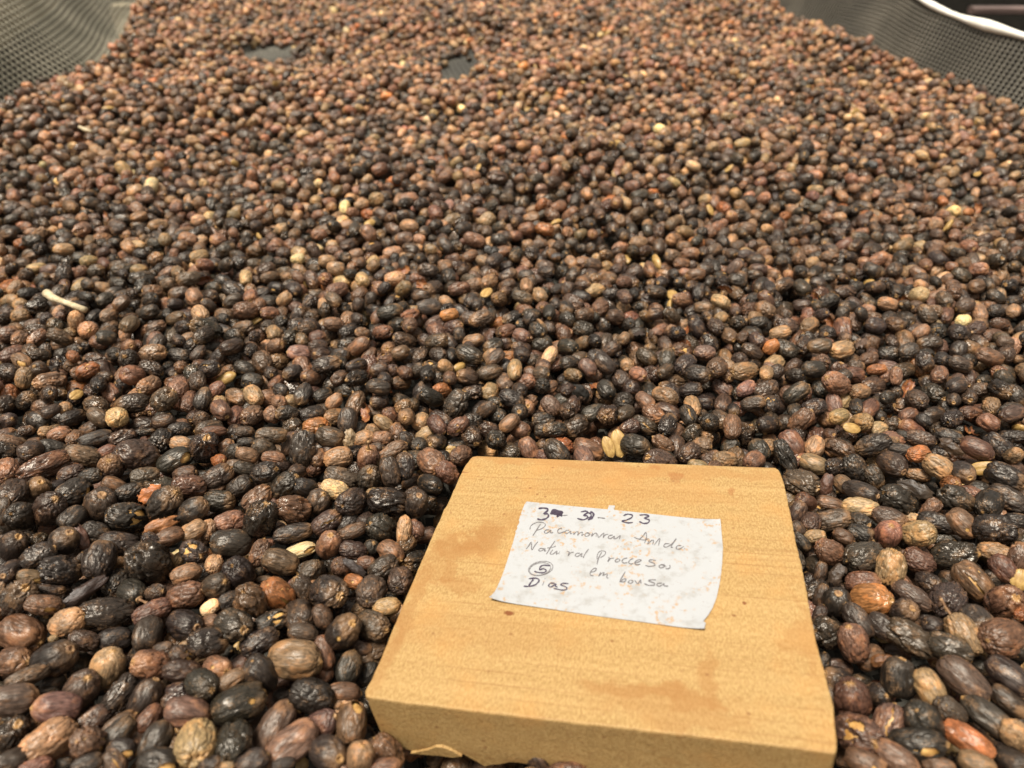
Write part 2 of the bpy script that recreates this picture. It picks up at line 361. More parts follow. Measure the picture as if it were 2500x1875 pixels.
# ------------------------------------------------------------------ traced cherries of the foreground
TRACE = """
@A 0 1050 4.424
50 40 200 110 20 Rr
280 10 160 110 10 Dg
640 50 240 170 20 Bs u
500 20 150 130 0 Tw u
100 140 260 170 -25 Bwp
60 230 270 190 -20 Kg
330 220 250 220 30 Ds
570 210 300 200 -20 Kwt
810 90 180 150 50 Rw
1030 95 360 170 15 Ks
1330 90 280 190 20 Dg
1560 20 200 80 5 Kg
1740 120 250 240 60 Kg
1950 150 220 170 -15 Ts
890 280 350 220 -20 Brt
1160 230 200 140 30 Rs
1480 270 420 320 -15 Dw # big wrinkled brown-black cherry
1190 420 270 250 100 Dwt
1890 330 380 260 30 Kwp # cherry cracked open along a yellow strip
470 400 520 240 25 Rg # long shiny red-brown cherry
80 440 260 230 80 Rg
230 360 150 120 -20 Dw u
770 470 260 180 200 Dwt
980 500 230 180 10 Kw
1570 500 290 190 5 Dw
1390 510 140 130 0 Ds u
2000 480 260 190 10 Dso
2040 610 340 240 -5 Rg # glossy red-brown creased cherry
140 690 330 280 60 Dw
400 650 280 260 70 Ds
600 640 240 180 20 Ks u
790 680 360 290 30 Kwp # wrinkled black cherry with yellow chips
1230 590 260 160 -25 Rs
1080 610 300 150 15 Bs u
1080 820 360 340 80 Dso # dark cherry with the big round stem scar
1400 670 300 190 15 Kw
1640 690 300 240 30 Oh # curled orange husk
1780 790 370 310 45 Kwt # round wrinkled black cherry
2080 870 340 260 30 Kso
30 880 320 160 80 Ds
230 930 310 280 -20 Kw
530 850 350 310 60 Dr # ridged dark brown egg-shaped cherry
780 950 300 230 40 Ks
1370 940 400 300 -10 Krp # ridged black cherry with a yellow eye
60 1050 200 170 60 Ks u
510 1080 180 130 0 Bs u
885 1170 330 150 -70 Rh # leaf-like dark red husk
1030 1110 300 220 -30 Kr
430 1190 200 170 20 Dg
1730 1030 420 200 20 Oh # large arched orange husk
1830 1150 300 200 15 Rs
2090 1090 300 200 30 Ts # greenish tan cherry
1640 1190 220 140 -40 Kg
1470 1160 150 120 80 Ks u
@B 500 1050 4.424
-5 185 300 290 80 Kg # smooth black rounded triangular cherry
100 10 260 110 0 Rs
230 180 190 140 40 Rst
430 20 190 120 0 Dw
720 60 330 170 0 Dw
450 135 200 110 0 Ks
310 250 200 180 45 Kw
150 330 150 140 0 Os
460 270 250 170 -20 Bs
640 200 260 200 -30 Ds u
740 300 240 140 -10 Bw
430 420 250 160 -15 Ks
830 380 190 150 -30 Dw u
1060 200 390 260 80 Kg # big crumpled shiny black cherry
910 160 260 140 70 Bs u
1350 80 310 230 -15 Ds
1560 90 230 180 80 Th # open pale husk
1230 300 200 180 50 Bs u
1440 300 300 220 190 Trt # plump light brown cherry with pointed left tip
1630 250 180 170 0 Kw u
1770 320 290 240 90 Rrs # upright brown cherry with a stalk
1910 90 220 160 0 Bw
2030 230 330 180 30 Bw
1860 190 150 120 0 Ds
2160 120 230 160 90 Ks
2160 390 300 200 90 Kw
2000 450 330 200 -75 Drt
1780 530 260 250 90 Kw
140 500 330 230 30 Dw
650 460 290 230 15 Kw
1000 440 190 150 20 Ds
1480 520 370 230 -20 Dw
1400 640 290 200 -20 Pr # pale straw ridged cherry
380 610 280 210 30 Kw
870 600 330 260 40 Kwt
1090 620 260 200 -20 Ks
570 740 330 220 35 Rg
1590 780 330 290 20 Kw
1210 790 310 260 55 Ds
1970 770 420 290 -10 Kg # wide glossy black folded cherry
1820 690 140 130 0 Tw u
160 770 330 240 -10 Kro
130 640 180 90 10 Rs u
760 790 140 110 -20 Rs u
950 860 360 280 -10 Rg # glossy plum-brown dented cherry
600 970 400 320 70 Kg # big wet-looking black cherry
270 990 310 230 10 Bw
1320 1000 330 230 30 Drc # ridged cherry split along an orange seam
960 1110 420 190 10 Krt
1540 1020 280 200 50 Kw u
1920 1060 340 280 -25 Kg
1740 980 200 180 30 Ds u
1600 1090 300 150 20 Rr
2150 1080 300 160 85 Tw # olive cherry touching the block's left edge
40 1080 220 160 80 Tw
650 1220 200 90 0 Rw
@C 0 1325 4.424
140 30 320 280 60 Ks
420 150 340 260 30 Kg
690 -15 300 290 60 Kso
1290 10 400 240 -15 Kr
1080 190 400 310 70 Kr # upright creased black cherry
650 300 390 310 -10 Kg # glossy black cherry with worm-like folds
860 250 280 110 80 Ds u
120 310 260 230 210 Kso
330 370 270 160 -20 Bsp
1620 220 480 400 -30 Kg # C-shaped shrivelled black cherry
2090 100 270 240 -35 Ksop # black cherry with a bright yellow patch
1920 190 180 130 60 Ts u
2010 340 320 220 15 Tst # smooth orange-tan cherry
2010 570 370 280 10 Rwo # mottled rusty cherry
20 490 200 80 85 Tw
200 600 350 330 60 Kg
470 670 360 210 -15 Bsp
540 510 280 130 -10 Dw
900 540 600 210 32 Dh # long folded brown husk
1270 440 300 270 40 Kw u
1430 540 310 270 -50 Ksos # black cherry with a stalk and round scar
1680 540 200 180 10 Dwt
1160 770 540 320 -8 Kg # largest glossy creased black cherry
730 860 340 270 15 Tw # mottled tan cherry
1650 740 400 210 20 Rr
1600 980 390 300 75 Ds
2000 890 370 320 -20 Kso
230 990 480 380 -35 Rst # large brown cherry with pale yellow tip
460 880 230 200 70 Ds u
580 1030 110 80 20 Ts
900 1060 300 200 -20 Dg
1240 1040 340 240 0 Ks
960 1190 200 150 10 Ds u
1390 1100 150 120 80 Rs u
1760 1150 220 160 0 Dso
@D 500 1325 4.424
285 8 440 310 -5 Ks # broad matte black cherry
590 110 290 190 70 Rg
820 205 400 280 -20 Bs # smooth brown cushion-shaped cherry
1030 90 350 170 15 Prp
1340 20 300 260 80 Rs
1600 80 300 190 -15 Dw
1790 60 200 180 60 Ks u
2010 100 300 230 -40 Bs
100 230 190 180 80 Tw
370 330 330 310 -50 Kw
600 310 120 110 0 Ks u
120 460 290 260 20 Dst
1140 310 260 180 50 Dwt
860 370 170 110 0 Ks u
640 400 180 90 0 Bs u
1480 270 220 200 -40 Rw
1620 270 340 130 -35 Kh # flat black flake of husk
1740 220 200 150 0 Rs u
1930 270 330 240 30 Drt
2110 400 280 250 70 Dw
1610 420 210 170 -20 Osp
1790 520 330 290 70 Dr
1340 540 350 340 -20 Kg # round black cherry with deep folds
1060 520 330 250 120 Dwt
790 560 390 320 -45 Osc # orange-brown cherry with a yellow stripe
500 630 370 320 -50 Rg # purple-black wrinkled cherry
280 620 250 190 190 Krt
60 700 200 150 30 Pr
310 890 370 330 -30 Kgo
70 850 180 160 -20 Bs
720 850 370 210 15 Krp
1020 790 320 310 -70 Ds
1270 800 280 200 -65 Rs
1060 970 330 200 -15 Ds
1500 960 390 350 40 Ksp # dark cherry with orange streaks
1810 900 370 300 -20 Dw
1960 700 310 210 10 Ts # smooth tan cherry against the block
1690 710 210 140 10 Tw u
30 1080 400 290 0 Kg
590 1070 400 260 20 Kw
370 1150 160 130 80 Yb u # yellow bean peeking from under a black cherry
1700 1140 220 160 -20 Ds u
230 1180 150 150 0 Ks u
@E 0 1595 4.424
590 58 440 370 25 Kso # big rough black cherry with an oval scar
150 90 340 290 -10 Rrt
300 250 420 190 15 Dw
850 130 270 230 60 Ks u
1160 160 420 350 75 Ts # big round tan cherry
1400 110 180 130 70 Dg u
1640 130 400 310 160 Rwt
1970 20 260 200 -20 Dsp
1960 190 370 220 -10 Dw
2180 330 340 290 -40 Kw
150 500 460 340 -5 Mst # left one of the pink joined pair
620 580 470 310 170 Mst # right one of the pink joined pair
570 330 260 160 20 Ks u
500 420 240 130 0 Ks u
870 400 400 360 60 Ds
1300 430 440 230 50 Kg # slanted shiny black cherry
1580 480 420 320 60 Kso # egg-shaped black cherry with scar at its top
120 890 360 330 60 Kg
520 950 560 360 25 Tw # largest mottled tan-grey cherry
950 970 340 310 -20 Bsp
1000 730 360 230 35 Dg
1290 770 370 200 25 Bs
1250 900 480 270 40 Ks
1610 700 330 210 45 Rs
1690 950 430 300 60 Ks
2020 640 480 330 -20 Ms # large smooth mauve-brown cherry
2120 970 460 400 80 Tw # large blotchy tan cherry
1720 1190 440 330 -20 Ksp
1310 1050 330 250 -20 Ksp
1240 1180 300 220 -60 Msc
940 1200 320 200 10 Ks
680 1200 200 150 0 Ks
110 1180 380 260 10 Ds
390 1230 320 200 0 Rw
@F 500 1595 4.424
980 70 560 430 -10 Bs # very large brown mottled cherry
1290 0 400 210 -75 Rs u
140 160 300 260 -30 Rsp
400 110 280 180 30 Rs u
290 280 320 180 25 Bs
600 230 420 340 -60 Ks
370 550 590 410 15 Kgp # black dented cherry with a yellow torn edge
1560 160 360 260 70 Ks
1760 220 280 160 60 Ks u
1160 460 480 340 -20 Kw # large rough black cherry
1510 420 360 210 -10 Rs
1430 560 140 120 0 Bs u
840 450 200 150 0 Ks u
760 790 560 330 55 Ms # tall mauve-brown smooth cherry
940 980 620 380 210 Mst # largest mauve cherry in the foreground
1260 770 350 280 25 Mrt
1590 760 450 340 85 Rsp # dark cherry with a pink blotch by the block's corner
310 970 440 350 75 Kg # smooth black cherry with a bright highlight
510 1180 350 260 20 Ks
1340 1080 400 350 -30 Ks
1680 1120 300 290 80 Ts # striped tan cherry
1960 1080 400 300 -50 Rg
1950 1230 340 200 5 Rs
850 1190 250 130 0 Ks
1050 1210 160 130 80 Yb u # yellow bean at the bottom edge
240 1220 170 100 0 Ts
60 1215 260 200 0 Ks
@G 2000 1325 4.424
120 100 310 260 -30 Bw
480 150 400 320 20 Kg # large dented black cherry
770 270 390 290 80 Tw # torn brown shrivelled cherry
1080 200 320 240 -25 Rw
1450 140 430 310 10 Kg
910 110 130 80 0 Bs u
200 340 290 180 60 Dh # hanging dark torn husk
470 430 350 230 10 Bw
570 620 430 340 5 OsG # shiny amber cherry
190 650 310 290 80 Kso
1010 570 450 210 -30 Drt # long ridged brown cherry with pale tip
1180 430 260 210 -30 Kwo
1390 610 360 330 80 Kg # heart-shaped black cherry with a groove
1390 370 170 150 0 Ds u
1660 410 460 320 -50 Bsc # cherry split open in an orange wedge
1900 400 230 220 0 Kw u
2000 640 340 330 30 Rg # glossy dark red crumpled cherry
1900 100 340 190 -5 Tw
1990 280 310 220 -50 Rr
2170 150 300 220 70 Rg
2180 400 230 200 80 Yb # shiny golden bean at the right edge
2190 760 180 150 60 Og
420 840 390 240 125 Krt # striped ridged black cherry
370 1080 380 310 105 Brt # upright brown barrel-shaped cherry
90 970 330 320 0 Kg
920 745 270 250 30 Kwo
690 910 350 240 -35 Kr
1130 810 200 200 0 Ks u
990 1030 490 300 -28 Dg # long smooth dark shiny cherry
1260 910 260 220 -20 Kwp
1570 990 460 300 125 Tws # olive-brown cherry with a short stalk
1700 830 340 290 -45 Kso
1990 1030 430 400 20 Rr
2170 1090 330 260 80 Ks
1410 1150 430 290 -20 Kg
20 310 230 130 80 Ds
20 560 250 140 70 Ds
10 770 200 140 70 Dw
@H 2000 1595 4.424
40 100 210 150 80 Kw
200 290 330 270 160 Kss
670 80 260 190 20 Oh # crumpled orange husk
850 265 440 330 80 Ks # large upright matte black oval cherry
1190 370 420 290 -60 Ts # smooth brown-tan leaning cherry
1560 270 560 330 -40 Mst # long mauve cherry with a pale beak
1730 120 260 200 -30 Ks u
2050 240 480 300 -35 Ks
2040 520 410 230 -35 Ds
1830 690 560 280 148 Kst # long charcoal cherry with a tan end
1410 630 330 270 -40 Dsp
360 500 420 360 100 Rrt # brown cherry with an open crown
90 490 290 170 80 Ds
420 880 470 400 -20 Msp # purple cherry with a yellow torn side
750 780 460 320 75 Msc # purple cherry with a tan crack
640 440 240 230 0 Ks u
1130 750 420 380 -60 Ks
1050 980 560 330 10 Ksp # black cherry with an orange patch
1610 940 540 270 -28 OsG # glossy red-orange cherry
1450 1070 300 150 -20 Yb u # amber bean under the red-orange cherry
2120 880 320 290 -40 Ts # tan cherry cut by the right edge
2180 680 200 120 20 Os u
820 1130 500 290 -25 Bs
500 1180 430 260 -15 Bsp
270 1130 220 170 80 Bs u
1290 1220 330 200 0 Bs
1700 1190 370 250 -10 Ts # pale tan cherry at the bottom edge
2080 1160 340 260 -20 Ks
@I 1900 1050 3.687
120 120 260 190 -60 Rs
60 230 300 150 -65 Kg # black dented cherry at the block's far right corner
330 150 210 170 70 Ts # upright pale olive cherry
320 305 250 170 -20 Ts # oval tan cherry
180 270 90 80 0 Yb u
460 40 110 110 0 Rs
560 165 250 150 -25 Rg
860 135 300 190 200 Kwt # black cherry with an orange tip
1040 95 90 80 0 Tw
1130 50 140 90 -20 Kw
1280 80 240 140 -15 Dw
1540 60 240 130 -20 Kw
1560 150 260 170 -30 Rh # ragged dark red husk
1110 180 240 110 -10 Kw
1260 215 190 150 20 Osp # cherry with a pale orange open end
1790 170 290 170 -25 Rs
1990 150 280 180 -45 Kw
2120 230 160 130 40 Bw
2110 60 220 120 0 Kw
690 345 250 190 -60 Kw
1030 310 260 210 -35 Dso # dented dark cherry with a knob scar
1440 330 260 190 -35 Tr # striped tan cherry with a groove
860 420 220 150 -60 Dw
510 330 150 150 0 Kg
200 480 300 230 -15 Dg
430 490 230 150 70 Rh
590 490 190 150 -40 Bs
740 550 330 170 -15 Kso
1250 400 220 110 -10 Tw u
1660 380 220 190 -40 Ks
1850 345 250 120 10 Yb # golden bean in a torn skin
2040 420 320 210 -30 Kw
1040 470 170 90 0 Kw u
1240 540 350 190 -20 Dh # broken dark husk
1080 640 310 250 -30 Kg # crumpled shiny black cherry
1550 490 160 140 20 Og
1600 620 290 230 -20 Kg
1740 570 200 130 -20 Bw
2070 620 340 190 -30 Kw
1890 670 270 240 60 Ks # squat charcoal cherry
250 650 190 160 -40 Rs
460 660 240 120 -10 Rr
740 700 300 170 -5 Tr # plump tan oval cherry
1380 700 200 130 50 Bw
170 740 220 150 70 Ds
490 810 310 190 10 Dr
730 820 190 150 -20 Kw
1000 790 290 170 -15 Dr
1420 830 300 170 -10 Kw
1660 840 300 220 -45 Brp # brown cherry with a pale rim
1230 800 190 90 -20 Tr
1950 890 350 240 0 Kg # black cherry with a square highlight
2140 820 200 150 0 Kw
990 935 240 220 70 Es # salmon pink cherry
1260 930 280 230 10 Tw
290 840 190 170 60 Dw
740 930 220 150 -10 Kw
330 960 190 120 10 Tw
590 960 200 130 -30 Rs
1450 985 230 110 0 Kg u
180 890 160 120 -50 Ds
210 1000 200 110 -50 Ks
@J 1000 950 3.687
1880 490 250 140 -80 Yb u # flat yellow bean behind the block
1790 520 200 100 -70 Yb u # half hidden yellow bean behind the block
2030 510 250 190 -15 Kr # grooved black cherry behind the block
420 130 260 190 60 Kg
200 660 270 220 -40 Br # brown barrel cherry off the block's far left corner
340 750 220 170 -40 Rw
60 1030 240 210 70 Kso # round black cherry with a tiny pink scar
460 600 200 170 30 Bw
380 550 110 90 -10 Yb
"""
items = []
for ln in TRACE.strip().splitlines():
    if ln[0] == '@': _, ox, oy, sc = ln.split(); reg = ln[1]; ox, oy, sc = float(ox), float(oy), float(sc); continue
    body, _, ref = ln.partition('#'); f = body.split()
    items.append(dict(reg=reg, px=ox+float(f[0])/sc, py=oy+float(f[1])/sc, L=float(f[2])/sc*1.02, W=float(f[3])/sc*1.05, ang=R(float(f[4])),
                      col=f[5][0], surf=f[5][1], feat=f[5][2:], under=len(f) > 6, ref=ref.strip()))
for it in items:          # the pile below a traced cherry stays one layer lower
    c = on_z(it['px'], it['py'], -.002); z = project(c)[1]; r = it['L']*z/FPX*.5*.95
    i0, j0 = int((c[0]-X0)/RES), int((c[1]-Y0)/RES); k = int(r/RES)+1
    sl = (slice(max(0, i0-k), i0+k+1), slice(max(0, j0-k), j0+k+1))
    m = (GX[sl]-c[0])**2 + (GY[sl]-c[1])**2 < r*r
    CEIL[sl][m] = np.minimum(CEIL[sl][m], -.0075)

# ------------------------------------------------------------------ the pile: every cherry dropped on a height field and left at the lowest spot nearby
def quat_axis(axis, spin):
    q = Vector((0, 0, 1)).rotation_difference(Vector(axis)); return q @ Euler((0, 0, spin)).to_quaternion()
def profile(Rm, s):
    """lower and upper surface of the ellipsoid with rotation Rm and half axes s on the grid"""
    A = Rm @ np.diag(1/np.square(s)) @ Rm.T
    ex = math.sqrt(np.linalg.inv(A)[0, 0]); ey = math.sqrt(np.linalg.inv(A)[1, 1])
    nx, ny = int(ex/RES)+1, int(ey/RES)+1
    x, y = np.meshgrid(np.arange(-nx, nx+1)*RES, np.arange(-ny, ny+1)*RES, indexing='ij')
    b = A[0, 2]*x + A[1, 2]*y; c = A[0, 0]*x*x + 2*A[0, 1]*x*y + A[1, 1]*y*y - 1
    disc = b*b - A[2, 2]*c; ok = disc > 0; sq = np.sqrt(np.where(ok, disc, 0))
    lo = np.where(ok, (-b-sq)/A[2, 2], 9.0); hi = np.where(ok, (-b+sq)/A[2, 2], -9.0)
    return nx, ny, lo, hi
LIB = []
for k in range(420):
    b = random.gauss(.00495, .00060); b = min(.0064, max(.0036, b)); a = b*random.uniform(1.18, 1.62)
    el = R(min(75, abs(random.gauss(0, 26)))); az = random.uniform(0, 2*math.pi)
    ax = (math.cos(el)*math.cos(az), math.cos(el)*math.sin(az), math.sin(el)*random.choice((-1, 1)))
    q = quat_axis(ax, random.uniform(0, 6.28)); s = np.array([b, b*random.uniform(.9, 1.0), a])
    LIB.append((q.to_euler(), s, *profile(np.array(q.to_matrix()), s)))
bulk = []            # (position, euler, scale)
def visible_zone(n):
    # denser only where it can be seen from here or from a step aside
    y = rng.random(n)*(Y1-Y0-.04)+Y0+.02; half = .34 + .62*np.clip(y, 0, 2)
    x = rng.random(n)*(X1-X0-.04)+X0+.02
    k = np.abs(x) < half; return x[k], y[k]
def drop(ntry, rough=.0035, ymax=9):
    xs, ys = visible_zone(ntry); kk_ = ys < ymax; xs, ys = xs[kk_], ys[kk_]; nH0, nH1 = H.shape
    lib = rng.integers(0, len(LIB), len(xs)); jit = rng.normal(0, 1, (len(xs), 7, 2))*.0045; lift = np.abs(rng.normal(0, rough, len(xs)))
    for q in range(len(xs)):
        e, s, nx, ny, lo, hi = LIB[lib[q]]; best = None
        i0 = int((xs[q]-X0)/RES); j0 = int((ys[q]-Y0)/RES)
        if i0 < 12 or j0 < 12 or i0 > nH0-13 or j0 > nH1-13: continue
        if H[i0, j0] > CEIL[i0, j0] + .001: continue
        for t in range(5):
            i, j = (i0, j0) if t == 0 else (i0+int(jit[q, t, 0]/RES), j0+int(jit[q, t, 1]/RES))
            if i < nx or j < ny or i+nx+1 > nH0 or j+ny+1 > nH1: continue
            z = (H[i-nx:i+nx+1, j-ny:j+ny+1] - lo).max()
            if best is None or z < best[0]: best = (z, i, j)
        if best is None: continue
        z, i, j = best; z -= .0006
        sl = (slice(i-nx, i+nx+1), slice(j-ny, j+ny+1)); top = z+hi
        if (top - CEIL[sl]).max() > lift[q]: continue
        H[sl] = np.maximum(H[sl], top)
        bulk.append((X0+i*RES, Y0+j*RES, z, e, s, i, j, lib[q]))
drop(110000, .0045); drop(60000, .006, .62)

# traced cherries: pushed along their line of sight until they lie on the pile
cam_pos = Vector(EYE)
placed = []
for it in sorted(items, key=lambda t: (not t['under'], t['py'])):
    d = ray(it['px'], it['py']); dn = -d/np.linalg.norm(d)
    r_ = np.cross(UP, dn); r_ /= np.linalg.norm(r_); u_ = np.cross(dn, r_)
    q = it['L']/it['W']; asp = max(1.32, q); feat = it['feat']
    if it['surf'] in 'hb': asp = q
    s2 = (asp*asp-q*q)/(asp*asp-1) if asp > 1.001 else 0; phi = math.asin(math.sqrt(min(1, max(0, s2))))
    phi = min(phi, R(58)); sign = 1 if ('o' in feat or 't' in feat or 's' in feat) else random.choice((-1, 1))
    if sign > 0 and ('o' in feat) : phi = max(phi, R(24))
    axis = math.cos(phi)*(math.cos(it['ang'])*r_ + math.sin(it['ang'])*u_) + sign*math.sin(phi)*dn
    xax = dn - axis*(dn @ axis); xax /= np.linalg.norm(xax)
    if not ('p' in feat or 'c' in feat or it['surf'] in 'hb'):
        w = random.uniform(-3.1, 3.1); xax = xax*math.cos(w) + np.cross(axis, xax)*math.sin(w)
    yax = np.cross(axis, xax); Rm = np.column_stack([xax, yax, axis])
    start = 0.013 if not it['under'] else .004; stop = -.010; step = .0006; pos = None
    zc = start
    while True:
        t = (zc-CAMH)/d[2]; c = EYE + d*t; k = t/FPX
        b = it['W']*k*.5; a = b*asp; s = np.array([b, b*.94, a])
        if it['surf'] == 'b': s = np.array([b*.75, b, a])
        nx, ny, lo, hi = profile(Rm, s); i, j = int(round((c[0]-X0)/RES)), int(round((c[1]-Y0)/RES))
        sl = (slice(i-nx, i+nx+1), slice(j-ny, j+ny+1))
        gap = (zc + lo - H[sl])
        if gap.min() < -.0030 or zc < stop: break
        zc -= step
    H[sl] = np.maximum(H[sl], np.where(hi > -5, zc+hi, -9))
    it.update(pos=c, Rm=Rm, s=s, euler=Matrix(Rm.tolist()).to_euler())

# fruit buried out of sight below the others is left out
def seen(k):
    x, y, z, e, s, i, j, l = k; _, _, nx, ny, lo, hi = LIB[l]
    return ((z+hi) >= H[i-nx:i+nx+1, j-ny:j+ny+1] - .0035).mean() > .06
bulk = [k[:5] for k in bulk if seen(k)]

# ------------------------------------------------------------------ single cherries, husks and beans
def jit_tint(c, spread=.22):
    k = math.exp(random.gauss(0, spread)); return tuple(min(.9, v*k*random.uniform(.92, 1.08)) for v in TINT[c])
use_count = {}
def next_mesh(key):
    lst = SHAPES[key]; use_count[key] = use_count.get(key, -1) + 1; return lst[use_count[key] % len(lst)]
cherries = [t for t in items if t['surf'] in 'swrg']
cherries.sort(key=lambda t: -(t['L']*t['W'] + (1e6 if t['ref'] else 0)))
solo = cherries[:300]; rest = cherries[300:]
others = [t for t in items if t['surf'] in 'hb']
COLW = {'K': 'black', 'D': 'dark brown', 'B': 'brown', 'R': 'reddish brown', 'T': 'tan', 'P': 'pale straw', 'M': 'mauve brown', 'E': 'salmon pink', 'O': 'orange brown'}
SURFW = {'s': 'smooth', 'w': 'wrinkled', 'r': 'ridged', 'g': 'glossy', 'h': 'torn', 'b': 'hard'}
REGW = {'A': 'left of the wooden block', 'B': 'left of the wooden block', 'C': 'lower left of the block', 'D': 'beside the block on its left', 'E': 'in the lower left corner',
        'F': 'below left of the block', 'G': 'right of the block', 'H': 'in the lower right corner', 'I': "right of the block's far end", 'J': ''}
landmarks = [t for t in items if t['ref']]
used_labels = {}
def finish(words): return ' '.join(words.split())
for t in landmarks:
    ref = t['ref'].replace('cherry', 'dried coffee cherry', 1) if t['surf'] in 'swrg' else t['ref'].replace('husk', 'cherry husk', 1).replace('bean', 'coffee bean', 1)
    lab = finish(ref + ('' if 'block' in ref else ' ' + REGW[t['reg']])); t['label'] = lab; used_labels[lab] = 1
def direction(a, b):
    dx, dy = a['px']-b['px'], a['py']-b['py']; k = round(math.degrees(math.atan2(-dy, dx))/45) % 8
    return ('right of', 'above and right of', 'above', 'above and left of', 'left of', 'below and left of', 'below', 'below and right of')[k]
def describe(t):
    near = sorted((l for l in landmarks if l is not t), key=lambda l: (l['px']-t['px'])**2 + (l['py']-t['py'])**2)[:7]
    noun = 'cherry' if t['surf'] in 'swrg' else ('cherry husk' if t['surf'] == 'h' else 'coffee bean')
    colw = 'yellow' if t['surf'] == 'b' else COLW[t['col']]; sw = SURFW[t['surf']]
    feat = ' with round scar' if 'o' in t['feat'] else ' with stalk' if 's' in t['feat'] else ' with pale tip' if 't' in t['feat'] else ' with yellow tear' if ('p' in t['feat'] or 'c' in t['feat']) else ''
    size = 'small ' if t['L']*t['W'] < 2600 else 'large ' if t['L']*t['W'] > 7000 else ''
    for hid in ('', 'half hidden '):
        if hid and not t['under']: continue
        for l in near:
            for ft in ((feat, '') if feat else ('',)):
                for sz in ('', size) if size else ('',):
                    lab = finish(f"{hid}{sz}{colw} {sw} {noun}{ft} {direction(t, l)} the {l['ref']}")
                    if len(lab.split()) <= 16 and lab not in used_labels: used_labels[lab] = 1; return lab
    for l in near:
        for w in ('just', 'close', 'a little', 'further', 'almost directly'):
            lab = finish(f"{size}{colw} {sw} {noun} {w} {direction(t, l)} the {l['ref']}")
            if len(lab.split()) <= 16 and lab not in used_labels: used_labels[lab] = 1; return lab
    return finish(f"{colw} {sw} {noun} {direction(t, near[0])} the {near[0]['ref']}")
PROTO = {}
def child(name, me, parent):
    c = bpy.data.objects.new(name, me); COL.objects.link(c); c.parent = parent; return c
def place(t, name, me, cat, group):
    o = bpy.data.objects.new(name, me); COL.objects.link(o)
    o.location = t['pos']; o.rotation_euler = t['euler']; o.scale = t['s']
    o['tint'] = list(jit_tint(t['col'])) ; o['gloss'] = 1.15 if 'G' in t['feat'] else float(GLOSS[t['surf']]*random.uniform(.5, 1.15))
    tag(o, t.get('label') or describe(t), cat, group); PROTO.setdefault(me.name, o); return o
for t in solo:
    f = t['feat']; key = 'p' if 'p' in f else 'c' if 'c' in f else t['surf'] + ('o' if ('o' in f or 's' in f) else 't' if 't' in f else random.choice('ot'))
    o = place(t, 'dried_coffee_cherry', next_mesh(key), 'coffee cherry', 'dried coffee cherries spread on the bed')
    if key in 'pc':
        c = child('parchment', PARCH[use_count[key] % 2], o); PROTO.setdefault(c.data.name, c)
    if 'o' in f and key not in 'pc': child('stem_scar', SCAR, o)
    if 's' in f: child('stalk', STALK, o)
for t in others:
    if t['surf'] == 'h': place(t, 'cherry_husk', next_mesh('h'), 'husk', 'torn husks among the cherries')
    else: place(t, 'coffee_bean', next_mesh('b'), 'coffee bean', 'bare beans among the cherries')

# ------------------------------------------------------------------ the rest of the pile: one countless mass
keys = {k: [m.name for m in v if m.name in PROTO] for k, v in SHAPES.items()}
proto_names = sorted(PROTO); pid_of = {n: i for i, n in enumerate(proto_names)}
pts, rots, scls, pids, tints, glos = [], [], [], [], [], []
def add_pt(p, e, s, mname, tint, gl):
    pts.append(p); rots.append(tuple(e)); scls.append(tuple(s)); pids.append(pid_of[mname]); tints.append((*tint, 1)); glos.append(gl)
for t in rest:
    k = ('p' if 'p' in t['feat'] else t['surf'] + random.choice('ot'))
    m = random.choice(keys[k]); ti = jit_tint(t['col']); add_pt(t['pos'], t['euler'], t['s'], m, ti, GLOSS[t['surf']])
    if k == 'p': add_pt(t['pos'], t['euler'], t['s'], random.choice([p.name for p in PARCH if p.name in PROTO]), ti, .4)
KIND_W = [('s', .33), ('w', .27), ('r', .15), ('g', .15), ('p', .040), ('c', .025), ('h', .022), ('b', .008)]
COL_W = [('K', .37), ('D', .24), ('B', .185), ('R', .085), ('M', .02), ('T', .080), ('P', .006), ('O', .012), ('E', .002)]
COL_F = [('K', .24), ('D', .19), ('B', .27), ('R', .08), ('M', .02), ('T', .175), ('P', .008), ('O', .015), ('E', .002)]      # lighter mix: brighter light at the far end put into the fruit colour
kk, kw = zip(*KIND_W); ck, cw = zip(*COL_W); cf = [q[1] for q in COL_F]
for (x, y, z, e, s) in bulk:
    k = random.choices(kk, kw)[0]; q = min(1, max(0, (y-.45)/.6)); c = random.choices(ck, [a*(1-q)+b_*q for a, b_ in zip(cw, cf)])[0]; paler = 1 + (.25 if c in 'TPE' else .95)*q  # tint raised with distance, standing for the stronger light further off
    if c in 'TPE' and k in 'wg': k = random.choice('sr')
    s = s.copy()
    if k == 'b': s = s*np.array([.55, .75, .85])
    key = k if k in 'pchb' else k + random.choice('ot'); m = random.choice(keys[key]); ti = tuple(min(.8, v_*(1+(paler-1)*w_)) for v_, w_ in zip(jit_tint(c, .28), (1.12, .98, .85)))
    gl = min(1.2, GLOSS.get(k, .35)*random.uniform(.6, 1.5)*(1.35 if c in 'KD' else .9))
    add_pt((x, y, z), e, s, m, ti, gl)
    if k in 'pc': add_pt((x, y, z), e, s, random.choice([p.name for p in PARCH if p.name in PROTO]), ti, .4)

